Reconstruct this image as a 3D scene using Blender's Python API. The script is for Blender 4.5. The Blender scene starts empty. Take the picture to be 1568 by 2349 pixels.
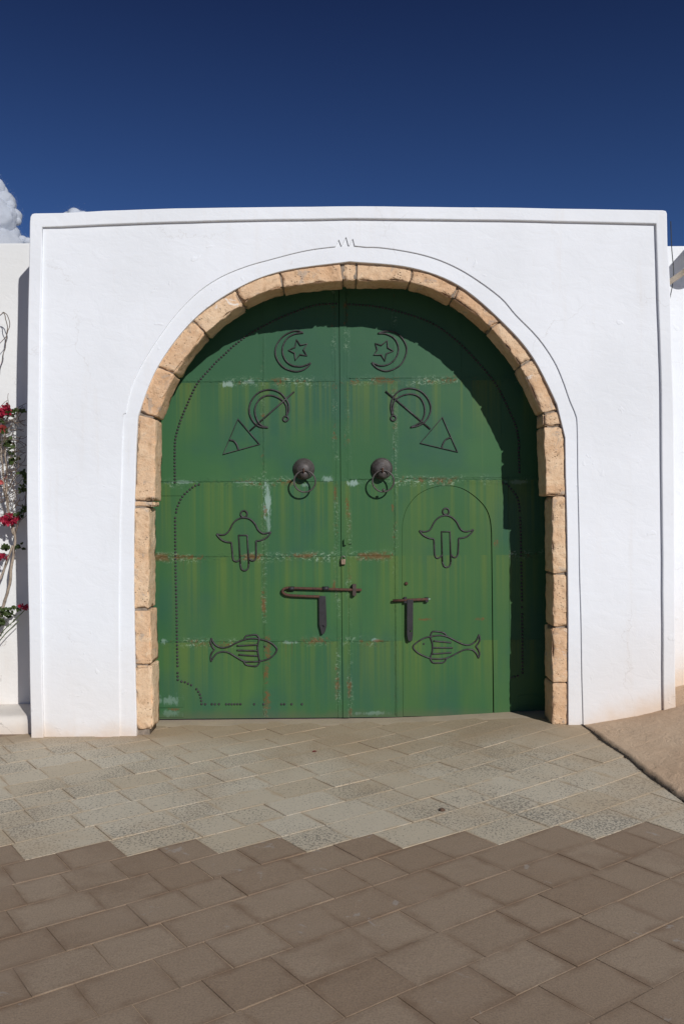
import bpy, math, random
from mathutils import Vector, Matrix, noise

random.seed(7)
S = bpy.context.scene
COL = S.collection

# ------------------------------------------------------------------ camera, sky, sun, exposure
CAM_D, CAM_H, ROLL = 6.2, 1.6, math.radians(-0.5)
cam_data = bpy.data.cameras.new('camera')
cam = bpy.data.objects.new('camera', cam_data)
COL.objects.link(cam)
cam_data.sensor_width = 36.0
cam_data.lens = 30.33
cam_data.clip_start, cam_data.clip_end = 0.05, 6000
cam.matrix_world = (Matrix.Translation((0, -CAM_D, CAM_H)) @ Matrix.Rotation(math.radians(90), 4, 'X')
                    @ Matrix.Rotation(ROLL, 4, 'Z'))
S.camera = cam

LX, LY, LZ = -0.545, 1.0, -0.60           # the way the sunlight travels
SUN_EL = math.atan2(-LZ, math.hypot(LX, LY))
SUN_AZ = math.atan2(-LX, -LY)             # compass angle from +Y towards +X
world = bpy.data.worlds.new('World')
S.world = world
world.use_nodes = True
wn, wl = world.node_tree.nodes, world.node_tree.links
wn.clear()
sky = wn.new('ShaderNodeTexSky')
sky.sky_type = 'NISHITA'
sky.sun_disc = False
sky.sun_elevation = SUN_EL
sky.sun_rotation = SUN_AZ
sky.altitude = 2500
sky.air_density = 1.0
sky.dust_density = 0.0
sky.ozone_density = 4.0
tint = wn.new('ShaderNodeMix'); tint.data_type = 'RGBA'; tint.blend_type = 'MULTIPLY'
tint.inputs[0].default_value = 1.0
tint.inputs[7].default_value = (0.43, 0.565, 0.82, 1)
bg = wn.new('ShaderNodeBackground'); bg.inputs[1].default_value = 0.064
wo = wn.new('ShaderNodeOutputWorld')
# the clear sky deepens with height
tc = wn.new('ShaderNodeTexCoord'); sp = wn.new('ShaderNodeSeparateXYZ'); wl.new(tc.outputs['Generated'], sp.inputs[0])
mr = wn.new('ShaderNodeMapRange'); wl.new(sp.outputs[2], mr.inputs[0])
mr.inputs[1].default_value, mr.inputs[2].default_value, mr.inputs[3].default_value, mr.inputs[4].default_value = 0.29, 0.57, 1.0, 0.0
deep = wn.new('ShaderNodeMix'); deep.data_type = 'RGBA'; deep.blend_type = 'MULTIPLY'; deep.inputs[0].default_value = 1.0
wl.new(sky.outputs[0], tint.inputs[6]); wl.new(tint.outputs[2], deep.inputs[6]); dm = wn.new('ShaderNodeMix'); dm.data_type = 'RGBA'; dm.inputs[6].default_value = (.43, .375, .46, 1); dm.inputs[7].default_value = (1, 1, 1, 1)
wl.new(mr.outputs[0], dm.inputs[0]); wl.new(dm.outputs[2], deep.inputs[7]); wl.new(deep.outputs[2], bg.inputs[0]); wl.new(bg.outputs[0], wo.inputs[0])

sun_d = bpy.data.lights.new('sun', 'SUN')
sun_d.energy = 3.6
sun_d.angle = math.radians(0.55)
sun_d.color = (1.0, 0.965, 0.93)
sun = bpy.data.objects.new('sun', sun_d)
COL.objects.link(sun)
sun.location = (6, -10, 12)
sun.rotation_euler = Vector((LX, LY, LZ)).to_track_quat('-Z', 'Y').to_euler()

S.view_settings.view_transform = 'Standard'
S.view_settings.look = 'None'
S.view_settings.exposure = 0.0
S.view_settings.gamma = 1.0
S.view_settings.use_curve_mapping = False

# ------------------------------------------------------------------ image pixels projected from the camera -> metres
F0 = 1979.0
CR, SR = math.cos(ROLL), math.sin(ROLL)
def xz(p, y):
    """An image pixel (1568-wide grid) projected from the camera onto the upright plane y -> (x, z) in metres."""
    u, v = (p[0] - 784) / F0, -(p[1] - 1174.5) / F0
    d = CAM_D + y
    return ((u * CR - v * SR) * d, CAM_H + (u * SR + v * CR) * d)
def on(y, pts): return [xz(p, y) for p in pts]
def sheet(ox, oy, k): return lambda pts: [(ox + k * a, oy + k * b) for a, b in pts]  # coordinates in an enlarged image crop -> full image pixels
TA = sheet(286.8, 516.2, .3292); TB = sheet(774.3, 516.2, .3292)
T3 = sheet(286.8, 1003.7, .3292); T4 = sheet(774.3, 1003.7, .3658)
T5 = sheet(0, 372.8, .2564); T6 = sheet(0, 889, .342); T7 = sheet(1233.1, 430.1, .2807); T8 = sheet(1233.1, 1433.8, .2198)
H5 = sheet(487.5, 716.9, .3292); H6 = sheet(602.2, 1003.7, .2195); H7 = sheet(602.2, 1290.4, .2743); H8 = sheet(344.1, 1405.1, .256)
U1 = sheet(0, 688.2, .1708); U2 = sheet(0, 1089.7, .1708)

def spline(pts, n=6, closed=False):
    """Catmull-Rom through pts (2-D or 3-D tuples)."""
    P = [Vector(p) for p in pts]
    out, N = [], len(P)
    segs = N if closed else N - 1
    for i in range(segs):
        if closed: a, b, c, d = P[i - 1], P[i], P[(i + 1) % N], P[(i + 2) % N]
        else: a, b, c, d = P[max(i - 1, 0)], P[i], P[i + 1], P[min(i + 2, N - 1)]
        for k in range(n):
            t = k / n
            out.append(tuple(0.5 * ((2 * b) + (c - a) * t + (2 * a - 5 * b + 4 * c - d) * t * t + (3 * b - a - 3 * c + d) * t ** 3)))
    if not closed: out.append(tuple(P[-1]))
    return out

# ------------------------------------------------------------------ object helpers
def link(o, parent=None, kind=None, label=None, cat=None, group=None):
    COL.objects.link(o)
    if parent is not None:
        o.parent = parent
        o.matrix_parent_inverse = Matrix.Translation(-parent.location) if parent.parent is None else Matrix()
    if kind: o['kind'] = kind
    if label: o['label'] = label
    if cat: o['category'] = cat
    if group: o['group'] = group
    return o
def mesh_obj(name, verts, faces, mat, parent=None, smooth=False, **kw):
    me = bpy.data.meshes.new(name)
    me.from_pydata([tuple(v) for v in verts], [], faces)
    if mat: me.materials.append(mat)
    if smooth: me.polygons.foreach_set('use_smooth', [True] * len(me.polygons))
    me.update()
    return link(bpy.data.objects.new(name, me), parent, **kw)
def thing(name, label, cat, loc, group=None):
    o = bpy.data.objects.new(name, None)
    o.empty_display_size = 0.1
    o.location = loc
    return link(o, None, None, label, cat, group)

class MB:
    def __init__(s): s.v, s.f = [], []
    def add(s, v, f):
        b = len(s.v); s.v += [tuple(q) for q in v]; s.f += [[b + i for i in q] for q in f]
    def box(s, x0, x1, y0, y1, z0, z1):
        s.add([(x0, y0, z0), (x1, y0, z0), (x1, y1, z0), (x0, y1, z0), (x0, y0, z1), (x1, y0, z1), (x1, y1, z1), (x0, y1, z1)],
              [(3, 2, 1, 0), (4, 5, 6, 7), (0, 1, 5, 4), (1, 2, 6, 5), (2, 3, 7, 6), (3, 0, 4, 7)])
    def tube(s, path, r, n=8, closed=False):
        P = [Vector(p) for p in path]
        Q = [P[0]]
        for p in P[1:]:
            if (p - Q[-1]).length > 1e-5: Q.append(p)
        if closed and (Q[0] - Q[-1]).length < 1e-5: Q.pop()
        P, N = Q, len(Q)
        if N < 2: return
        rr = r if callable(r) else (lambda t: r)
        ref, base = None, len(s.v)
        for i in range(N):
            a = P[i - 1] if (i or closed) else P[i]
            b = P[(i + 1) % N] if (i < N - 1 or closed) else P[i]
            t1 = (P[i] - a).normalized() if (P[i] - a).length > 1e-9 else None
            t2 = (b - P[i]).normalized() if (b - P[i]).length > 1e-9 else None
            t = ((t1 or t2) + (t2 or t1))
            t = t.normalized() if t.length > 1e-6 else (t1 or t2)
            if ref is None:
                ref = Vector((0, 1, 0)) if abs(t.y) < .9 else Vector((1, 0, 0))
            ref = (ref - t * ref.dot(t)).normalized()
            q = t.cross(ref)
            R = rr(i / (N - 1))
            for k in range(n):
                an = 2 * math.pi * k / n
                s.v.append(tuple(P[i] + (ref * math.cos(an) + q * math.sin(an)) * R))
        for i in range(N if closed else N - 1):
            j = (i + 1) % N
            for k in range(n):
                l = (k + 1) % n
                s.f.append([base + i * n + k, base + i * n + l, base + j * n + l, base + j * n + k])
        if not closed:
            s.f.append([base + k for k in range(n - 1, -1, -1)])
            s.f.append([base + (N - 1) * n + k for k in range(n)])
    def lathe(s, prof, origin, axis, n=24):
        """prof: (radius, height along axis)."""
        ax = Vector(axis).normalized(); o = Vector(origin)
        u = ax.orthogonal().normalized(); w = ax.cross(u); base = len(s.v)
        for r, h in prof:
            for k in range(n):
                an = 2 * math.pi * k / n
                s.v.append(tuple(o + ax * h + (u * math.cos(an) + w * math.sin(an)) * r))
        for i in range(len(prof) - 1):
            for k in range(n):
                l = (k + 1) % n
                s.f.append([base + i * n + k, base + i * n + l, base + (i + 1) * n + l, base + (i + 1) * n + k])
        s.f.append([base + k for k in range(n - 1, -1, -1)])
        s.f.append([base + (len(prof) - 1) * n + k for k in range(n)])
    def build(s, name, mat, parent=None, smooth=False, **kw):
        return mesh_obj(name, s.v, s.f, mat, parent, smooth, **kw)

def plate(name, loops, y0, y1, bevel, mat, parent=None, seg=2, wobble=0.0, **kw):
    """An upright plate: outline loops of (x, z) filled (holes allowed), from y0 (front) to y1, its rims rounded by bevel."""
    cu = bpy.data.curves.new(name, 'CURVE')
    cu.dimensions = '2D'; cu.fill_mode = 'BOTH'
    cu.bevel_depth = bevel; cu.bevel_resolution = seg; cu.extrude = max((y1 - y0) / 2 - bevel, 0.0); cu.offset = -bevel
    for lp in loops:
        sp = cu.splines.new('POLY'); sp.points.add(len(lp) - 1); sp.use_cyclic_u = True
        for q, (x, z) in zip(sp.points, lp):
            if wobble:
                w = noise.noise_vector(Vector((x * 3.1, z * 3.1, y0 * 9)))
                x += w.x * wobble; z += w.y * wobble
            q.co = (x, z, 0, 1)
    tmp = bpy.data.objects.new(name, cu); COL.objects.link(tmp)
    dg = bpy.context.evaluated_depsgraph_get()
    me = bpy.data.meshes.new_from_object(tmp.evaluated_get(dg))
    COL.objects.unlink(tmp); bpy.data.objects.remove(tmp); bpy.data.curves.remove(cu)
    ym = (y0 + y1) / 2
    me.transform(Matrix(((1, 0, 0, 0), (0, 0, -1, ym), (0, 1, 0, 0), (0, 0, 0, 1))))
    me.materials.clear()
    if mat: me.materials.append(mat)
    me.name = name
    return link(bpy.data.objects.new(name, me), parent, **kw)

def densify(lp, step):
    out = []
    for i in range(len(lp)):
        a, b = Vector(lp[i]), Vector(lp[(i + 1) % len(lp)])
        n = max(1, int((b - a).length / step))
        out += [tuple(a.lerp(b, k / n)) for k in range(n)]
    return out
def clip_rect(poly, x0, x1, z0, z1):
    def cut(ps, inside, inter):
        out = []
        for i in range(len(ps)):
            a, b = ps[i - 1], ps[i]
            if inside(b):
                if not inside(a): out.append(inter(a, b))
                out.append(b)
            elif inside(a): out.append(inter(a, b))
        return out
    def ix(v): return lambda a, b: (v, a[1] + (b[1] - a[1]) * (v - a[0]) / (b[0] - a[0]))
    def iz(v): return lambda a, b: (a[0] + (b[0] - a[0]) * (v - a[1]) / (b[1] - a[1]), v)
    for inside, inter in ((lambda p: p[0] >= x0, ix(x0)), (lambda p: p[0] <= x1, ix(x1)),
                          (lambda p: p[1] >= z0, iz(z0)), (lambda p: p[1] <= z1, iz(z1))):
        if poly: poly = cut(poly, inside, inter)
    return poly

# ------------------------------------------------------------------ materials
class NT:
    def __init__(s, name, rough=0.8, spec=0.3, metallic=0.0):
        s.m = bpy.data.materials.new(name); s.m.use_nodes = True
        s.n, s.l = s.m.node_tree.nodes, s.m.node_tree.links
        s.b = s.n['Principled BSDF']
        s.b.inputs['Roughness'].default_value = rough
        s.b.inputs['Specular IOR Level'].default_value = spec
        s.b.inputs['Metallic'].default_value = metallic
        s._pos = None
    def put(s, sock, v):
        if v is None: return
        if hasattr(v, 'links') or isinstance(v, bpy.types.NodeSocket): s.l.new(v, sock)
        else: sock.default_value = v
    @property
    def pos(s):
        if s._pos is None: s._pos = s.n.new('ShaderNodeNewGeometry').outputs['Position']
        return s._pos
    def scale(s, v, sc, off=(0, 0, 0)):
        n = s.n.new('ShaderNodeMapping'); n.inputs['Scale'].default_value = sc; n.inputs['Location'].default_value = off
        s.l.new(v, n.inputs[0]); return n.outputs[0]
    def noise(s, v, sc, det=4, rough=.55, dist=0.0, out=0):
        n = s.n.new('ShaderNodeTexNoise'); s.put(n.inputs['Vector'], v)
        n.inputs['Scale'].default_value = sc; n.inputs['Detail'].default_value = det
        n.inputs['Roughness'].default_value = rough; n.inputs['Distortion'].default_value = dist
        return n.outputs[out]
    def vor(s, v, sc, feature='F1', out='Distance', rnd=1.0):
        n = s.n.new('ShaderNodeTexVoronoi'); n.feature = feature; s.put(n.inputs['Vector'], v)
        n.inputs['Scale'].default_value = sc; n.inputs['Randomness'].default_value = rnd
        return n.outputs[out]
    def math(s, op, a, b=None, c=None, clamp=False):
        n = s.n.new('ShaderNodeMath'); n.operation = op; n.use_clamp = clamp
        s.put(n.inputs[0], a); s.put(n.inputs[1], b); s.put(n.inputs[2], c); return n.outputs[0]
    def ramp(s, v, a, b, lo=0.0, hi=1.0):
        n = s.n.new('ShaderNodeMapRange'); n.interpolation_type = 'SMOOTHSTEP'
        s.put(n.inputs[0], v); n.inputs[1].default_value = a; n.inputs[2].default_value = b
        n.inputs[3].default_value = lo; n.inputs[4].default_value = hi; return n.outputs[0]
    def mix(s, f, a, b, blend='MIX'):
        n = s.n.new('ShaderNodeMix'); n.data_type = 'RGBA'; n.blend_type = blend
        s.put(n.inputs[0], f)
        for k, q in ((6, a), (7, b)):
            s.put(n.inputs[k], (*q, 1) if isinstance(q, tuple) and len(q) == 3 else q)
        return n.outputs[2]
    def xyz(s, v=None):
        n = s.n.new('ShaderNodeSeparateXYZ'); s.l.new(v or s.pos, n.inputs[0]); return n.outputs
    def rand(s): return s.n.new('ShaderNodeObjectInfo').outputs['Random']
    def bump(s, h, strength, dist, normal=None):
        n = s.n.new('ShaderNodeBump'); n.inputs['Strength'].default_value = strength; n.inputs['Distance'].default_value = dist
        s.put(n.inputs['Height'], h); s.put(n.inputs['Normal'], normal); return n.outputs[0]
    def done(s, col=None, nrm=None, rough=None):
        s.put(s.b.inputs['Base Color'], (*col, 1) if isinstance(col, tuple) and len(col) == 3 else col)
        s.put(s.b.inputs['Normal'], nrm); s.put(s.b.inputs['Roughness'], rough); return s.m

def plaster_mat(name, base, dirt_z, grime=0.0):
    t = NT(name, .9, .2)
    p = t.pos; o = t.xyz()
    big = t.noise(p, 1.1, 4, .5)
    mid = t.noise(p, 5, 5, .6)
    col = t.mix(t.ramp(big, .35, .7), base, tuple(c * k for c, k in zip(base, (.935, .935, .93))))
    streak = t.noise(t.scale(p, (9, 9, .7)), 1.0, 4, .6)
    col = t.mix(t.math('MULTIPLY', t.ramp(streak, .55, .8), .15 + grime * .3), col, (.62, .53, .42))
    # sand splashed on the foot of the wall, plus painted warm glow above the bank
    zz = t.math('ADD', o[2], t.math('MULTIPLY', t.math('SUBTRACT', mid, .5), .22))
    zz = t.math('SUBTRACT', zz, t.math('MULTIPLY', t.math('MAXIMUM', t.math('SUBTRACT', o[0], 1.65), 0.0), .36))
    foot = t.ramp(zz, dirt_z, dirt_z - .26)
    col = t.mix(t.math('MULTIPLY', foot, .85), col, (.64, .49, .35))
    foot2 = t.ramp(zz, dirt_z + .75, dirt_z - .1)
    col = t.mix(t.math('MULTIPLY', foot2, .30), col, (.70, .60, .50))
    spots = t.ramp(t.noise(p, 16, 3, .5), .70, .76)
    spots = t.math('MULTIPLY', spots, t.ramp(t.noise(p, 1.7, 2), .5, .62))
    col = t.mix(t.math('MULTIPLY', spots, .18 + grime), col, (.50, .42, .33))
    fine = t.noise(p, 60, 4, .65)
    trowel = t.noise(t.scale(p, (1, 1, 1.6)), 7, 6, .55, .6)
    warp = t.n.new('ShaderNodeVectorMath'); warp.operation = 'ADD'; t.l.new(p, warp.inputs[0])
    wv = t.n.new('ShaderNodeVectorMath'); wv.operation = 'SCALE'; wv.inputs[3].default_value = .35; t.l.new(t.noise(p, 3.5, 5, .65, 0, 1), wv.inputs[0]); t.l.new(wv.outputs[0], warp.inputs[1])
    crack = t.math('MULTIPLY', t.ramp(t.vor(warp.outputs[0], .75, 'DISTANCE_TO_EDGE'), .0035, .001), t.ramp(t.noise(p, .9, 2), .52, .60))
    col = t.mix(t.math('MULTIPLY', crack, .20 + grime), col, (.40, .36, .32))
    n1 = t.bump(trowel, .10, .05)
    n2 = t.bump(fine, .12, .006, n1)
    dents = t.ramp(t.noise(p, 11, 2, .5, .4), .66, .72)
    n3 = t.bump(t.math('MULTIPLY', dents, t.ramp(t.noise(p, 1.3, 2), .48, .6)), .35, .006, n2)
    return t.done(col, n3)
M_PLASTER = plaster_mat('whitewash', (.79, .825, .865), .17)
M_PLASTER_OLD = plaster_mat('old_whitewash', (.77, .785, .78), .22, .25)

def stone_mat():
    t = NT('tan_limestone', .92, .15)
    p = t.pos; r = t.rand()
    pv = t.n.new('ShaderNodeVectorMath'); pv.operation = 'ADD'; t.l.new(p, pv.inputs[0])
    cmb = t.n.new('ShaderNodeCombineXYZ'); t.l.new(t.math('MULTIPLY', r, 17.0), cmb.inputs[0]); t.l.new(cmb.outputs[0], pv.inputs[1])
    q = pv.outputs[0]
    a = t.noise(q, 5, 5, .6, .5); b = t.noise(q, 22, 6, .65); c = t.noise(q, 90, 3, .6)
    col = t.mix(t.ramp(a, .3, .7), (.625, .415, .25), (.745, .565, .385))
    col = t.mix(t.math('MULTIPLY', t.math('FRACT', t.math('MULTIPLY', r, 3.7)), .75), col, (.61, .375, .215))
    col = t.mix(t.ramp(t.noise(t.scale(q, (2, 2, 14)), 1.0, 5, .65), .50, .72, 0, .6), col, (.76, .59, .40))
    col = t.mix(t.ramp(b, .5, .75, 0, .55), col, (.74, .59, .41))
    col = t.mix(t.ramp(b, .46, .30, 0, .6), col, (.42, .27, .155))
    grey = t.math('MULTIPLY', t.ramp(t.noise(q, 9, 5, .7, .8), .56, .68), .6)
    col = t.mix(grey, col, (.36, .33, .29))
    lime = t.math('MULTIPLY', t.ramp(t.noise(q, 6, 6, .7, 1.2), .60, .65), t.ramp(t.math('FRACT', t.math('MULTIPLY', r, 6.1)), .35, .8))
    col = t.mix(t.math('MULTIPLY', lime, .75), col, (.78, .75, .70))
    pit = t.ramp(t.vor(t.scale(q, (1, 1, 1.5)), 38), .30, .10)
    pit = t.math('MULTIPLY', pit, t.ramp(t.noise(q, 7, 2), .48, .62))
    col = t.mix(t.math('MULTIPLY', pit, .55), col, (.26, .16, .09))
    n = t.bump(a, .6, .03); n = t.bump(b, .8, .014, n); n = t.bump(c, .7, .004, n)
    n = t.bump(t.math('MULTIPLY', pit, -1.0), .8, .008, n)
    strata = t.noise(t.scale(q, (3, 3, 22)), 1.0, 4, .6)
    n = t.bump(strata, .35, .006, n)
    return t.done(col, n)
M_STONE = stone_mat()
def simple(name, col, rough=.8, sc=20, var=.25, bump=.3, dist=.003, spec=.3, metallic=0.0, col2=None):
    t = NT(name, rough, spec, metallic)
    a = t.noise(t.pos, sc, 5, .6)
    c2 = col2 or tuple(c * (1 - var) for c in col)
    return t.done(t.mix(t.ramp(a, .35, .68), col, c2), t.bump(t.noise(t.pos, sc * 3, 4), bump, dist))
M_MORTAR = simple('grey_mortar', (.30, .25, .20), .95, 30, .35, .6, .006)
M_IRON = simple('dark_iron', (.058, .055, .060), .5, 40, .4, .25, .001, .4, .2, (.030, .026, .026))
M_IRON_FLAT = simple('black_painted_iron', (.026, .025, .028), .55, 30, .3, .25, .001, .4)
M_RUSTY = simple('rusty_iron', (.105, .052, .034), .8, 45, .4, .5, .001, .25, .0, (.06, .035, .03))
M_KNOCK = simple('weathered_bronze_iron', (.095, .088, .086), .55, 28, .4, .5, .002, .45, .25, (.060, .050, .046))

# seam heights and lines on the gate (metres), used by the paint's rust
DOOR_Y = 0.455
def dz(Y, X=784): return xz((X, Y), DOOR_Y)[1]
def dx(X, Y=1200): return xz((X, Y), DOOR_Y)[0]
def door_mat():
    t = NT('green_gate_paint', .45, .22)
    p = t.pos; o = t.xyz(); X, Z = o[0], o[2]
    big = t.noise(p, .9, 3, .5)
    med = t.noise(p, 4.5, 5, .6)
    col = t.mix(t.ramp(big, .35, .65), (.038, .118, .046), (.047, .135, .050))
    # bluer repaint towards seams, hinges and top sheets
    col = t.mix(t.math('MULTIPLY', t.ramp(t.noise(p, 1.4, 4, .55), .44, .64), .75), col, (.030, .100, .062))
    col = t.mix(t.ramp(Z, 1.9, 2.9, 0, .6), col, (.032, .098, .058))
    # run-off streaks below each seam; the wicket door has no seams of its own
    off_wicket = t.math('MAXIMUM', t.math('LESS_THAN', X, dx(909)), t.math('GREATER_THAN', X, dx(1166)))
    zs = [dz(875), dz(1104), dz(1276), dz(1471)]
    st = None
    for i, z in enumerate(zs):
        below = t.math('LESS_THAN', Z, z)
        fade = t.ramp(Z, z - (.75 if i in (1, 2) else .6), z + .05)
        s1 = t.math('ADD', t.math('MULTIPLY', t.noise(t.scale(p, (8, 0, .08), (i * 7.3, 0, i * 3.1)), 1.0, 5, .62), .62), t.math('MULTIPLY', t.noise(t.scale(p, (31, 0, .10), (i * 1.3, 0, i * 4.1)), 1.0, 4, .6), .40))
        k = t.math('MULTIPLY', t.math('MULTIPLY', below, fade), t.math('POWER', t.ramp(s1, .45, .60), 1.2))
        st = k if st is None else t.math('MAXIMUM', st, k)
    lowz = t.math('MULTIPLY', t.ramp(Z, 2.1, 1.1), t.ramp(t.noise(t.scale(p, (3, 0, .25)), 1.0, 4, .6), .40, .66))
    col = t.mix(t.math('MULTIPLY', lowz, .42), col, (.080, .150, .034))
    col = t.mix(t.math('MULTIPLY', st, .54), col, (.112, .168, .034))
    thin = t.ramp(t.noise(t.scale(p, (42, 0, .35)), 1.0, 4, .6), .62, .78)
    col = t.mix(t.math('MULTIPLY', thin, .30), col, (.11, .17, .06))
    dark = t.ramp(t.noise(t.scale(p, (12, 0, .5)), 1.0, 4, .6), .58, .75)
    col = t.mix(t.math('MULTIPLY', dark, .35), col, (.028, .088, .046))
    # rust and flaking along the seams
    n1 = t.noise(p, 34, 6, .75, .8); n2 = t.noise(p, 5.5, 4, .6); n3 = t.noise(t.scale(p, (1, 1, 1.5)), 44, 4, .72, .9)
    wob = t.math('MULTIPLY', t.math('SUBTRACT', n2, .5), .07)
    rust = None; flake = None
    for i, z in enumerate(zs):
        d = t.math('ABSOLUTE', t.math('ADD', t.math('SUBTRACT', Z, z), wob))
        band = t.ramp(d, .042, .004); wide = t.ramp(d, .055, .012)
        if i > 1: band = t.math('MULTIPLY', band, off_wicket); wide = t.math('MULTIPLY', wide, off_wicket)
        rust = band if rust is None else t.math('MAXIMUM', rust, band)
        flake = wide if flake is None else t.math('MAXIMUM', flake, wide)
    for x in (dx(605), dx(771), dx(799), dx(906)):
        d = t.math('ABSOLUTE', t.math('ADD', t.math('SUBTRACT', X, x), wob))
        rust = t.math('MAXIMUM', rust, t.math('MULTIPLY', t.ramp(d, .026, .006), t.ramp(n2, .42, .56)))
        flake = t.math('MAXIMUM', flake, t.math('MULTIPLY', t.ramp(d, .03, .01), .5))
    rf = t.math('MULTIPLY', rust, t.ramp(t.math('ADD', n1, t.math('MULTIPLY', t.math('SUBTRACT', t.noise(p, 3.1, 3), .5), 1.2)), .60, .70))
    ff = t.math('MULTIPLY', flake, t.ramp(n3, .52, .62))
    ff = t.math('MULTIPLY', ff, t.ramp(t.noise(p, 3.3, 3), .46, .60))
    col = t.mix(t.math('MULTIPLY', ff, .85), col, (.25, .35, .25))
    col = t.mix(t.math('MULTIPLY', t.math('MULTIPLY', flake, t.ramp(n3, .46, .36)), .5), col, (.018, .06, .03))
    col = t.mix(t.math('MULTIPLY', rf, .8), col, t.mix(n3, (.085, .042, .018), (.20, .10, .038)))
    # bare, pale paint patches: centre, half width, half height, strength
    for (px, py, rx, rz, k) in ((612, 1150, .045, .16, .95), (616, 1200, .018, .17, .6), (523, 882, .075, .030, .9), (570, 876, .06, .02, .5),
                                (812, 1108, .085, .034, .95), (752, 1099, .05, .03, .7), (700, 1112, .05, .02, .5),
                                (662, 1474, .08, .018, .6), (388, 1606, .11, .05, .45), (392, 1636, .11, .035, .35),
                                (375, 1470, .035, .03, .6), (850, 1636, .16, .02, .45), (860, 1468, .03, .015, .6), (984, 1374, .012, .006, 1.6),
                                (420, 1106, .14, .016, .5), (1190, 1106, .12, .02, .35), (560, 1106, .12, .012, .4)):
        cx, cz = xz((px, py), DOOR_Y)
        ex = t.math('MULTIPLY', t.math('SUBTRACT', X, cx), 1 / rx); ez = t.math('MULTIPLY', t.math('SUBTRACT', Z, cz), 1 / rz)
        d = t.math('SQRT', t.math('ADD', t.math('MULTIPLY', ex, ex), t.math('MULTIPLY', ez, ez)))
        nn = t.noise(t.scale(p, (1, 1, .35)), 34, 5, .75)
        f = t.ramp(t.math('ADD', d, t.math('MULTIPLY', t.math('SUBTRACT', nn, .5), 3.4)), .9, .35)
        col = t.mix(t.math('MULTIPLY', f, k * .72, clamp=True), col, (.30, .42, .38))
    for (px, py, rx, rz) in ((608, 1172, .016, .06), (614, 1490, .03, .13), (611, 1545, .022, .10), (612, 1610, .028, .11), (604, 952, .018, .02),
                             (766, 1345, .012, .05), (768, 1125, .014, .06), (828, 1470, .02, .012), (866, 1470, .05, .012), (830, 1272, .06, .016),
                             (975, 1421, .06, .012), (1100, 1420, .05, .012), (1138, 1246, .025, .03), (900, 1165, .010, .03), (440, 1278, .14, .02), (690, 1275, .12, .018), (400, 1627, .05, .012)):
        cx, cz = xz((px, py), DOOR_Y)
        ex = t.math('MULTIPLY', t.math('SUBTRACT', X, cx), 1 / rx); ez = t.math('MULTIPLY', t.math('SUBTRACT', Z, cz), 1 / rz)
        d = t.math('SQRT', t.math('ADD', t.math('MULTIPLY', ex, ex), t.math('MULTIPLY', ez, ez)))
        f = t.math('MULTIPLY', t.ramp(t.math('ADD', d, t.math('MULTIPLY', t.math('SUBTRACT', n1, .5), 4.0)), 1.0, .3), t.ramp(n1, .66, .42))
        col = t.mix(t.math('MULTIPLY', f, .78), col, t.mix(n3, (.095, .042, .018), (.20, .096, .034)))
    # brown drips under the rusted seams
    drip = None
    for i, z in enumerate(zs):
        fade = t.ramp(Z, z - .17, z - .005)
        fade = t.math('MULTIPLY', fade, t.math('LESS_THAN', Z, z - .004))
        s2 = t.noise(t.scale(p, (55, 0, .3), (i * 3.3, 0, i * 5.1)), 1.0, 3, .6)
        k = t.math('MULTIPLY', fade, t.math('MULTIPLY', t.ramp(s2, .58, .70), t.ramp(t.noise(t.scale(p, (3.1, 0, .1), (i * 2.3, 0, 0)), 1.0, 3), .46, .60)))
        if i > 1: k = t.math('MULTIPLY', k, off_wicket)
        drip = k if drip is None else t.math('MAXIMUM', drip, k)
    col = t.mix(t.math('MULTIPLY', drip, .6), col, (.10, .082, .028))
    scuff = t.math('MULTIPLY', t.ramp(t.noise(t.scale(p, (1, 1, .5)), 60, 5, .8), .66, .74), t.ramp(t.noise(p, 2.6, 4, .65), .54, .66))
    col = t.mix(t.math('MULTIPLY', scuff, .5), col, (.17, .27, .18))
    lowd = t.math('MULTIPLY', t.ramp(t.math('ADD', Z, t.math('MULTIPLY', t.math('SUBTRACT', n2, .5), .12)), .10, .0), .5)
    col = t.mix(lowd, col, (.10, .10, .065))
    nb = t.bump(t.noise(p, 1.6, 3), .10, .06)
    nb = t.bump(n1, .10, .003, nb)
    nb = t.bump(t.math('MULTIPLY', flake, n3), .5, .004, nb)
    return t.done(col, nb, t.math('ADD', t.math('MULTIPLY', rf, .4), t.math('ADD', .40, t.math('MULTIPLY', med, .12))))
M_DOOR = door_mat()

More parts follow.
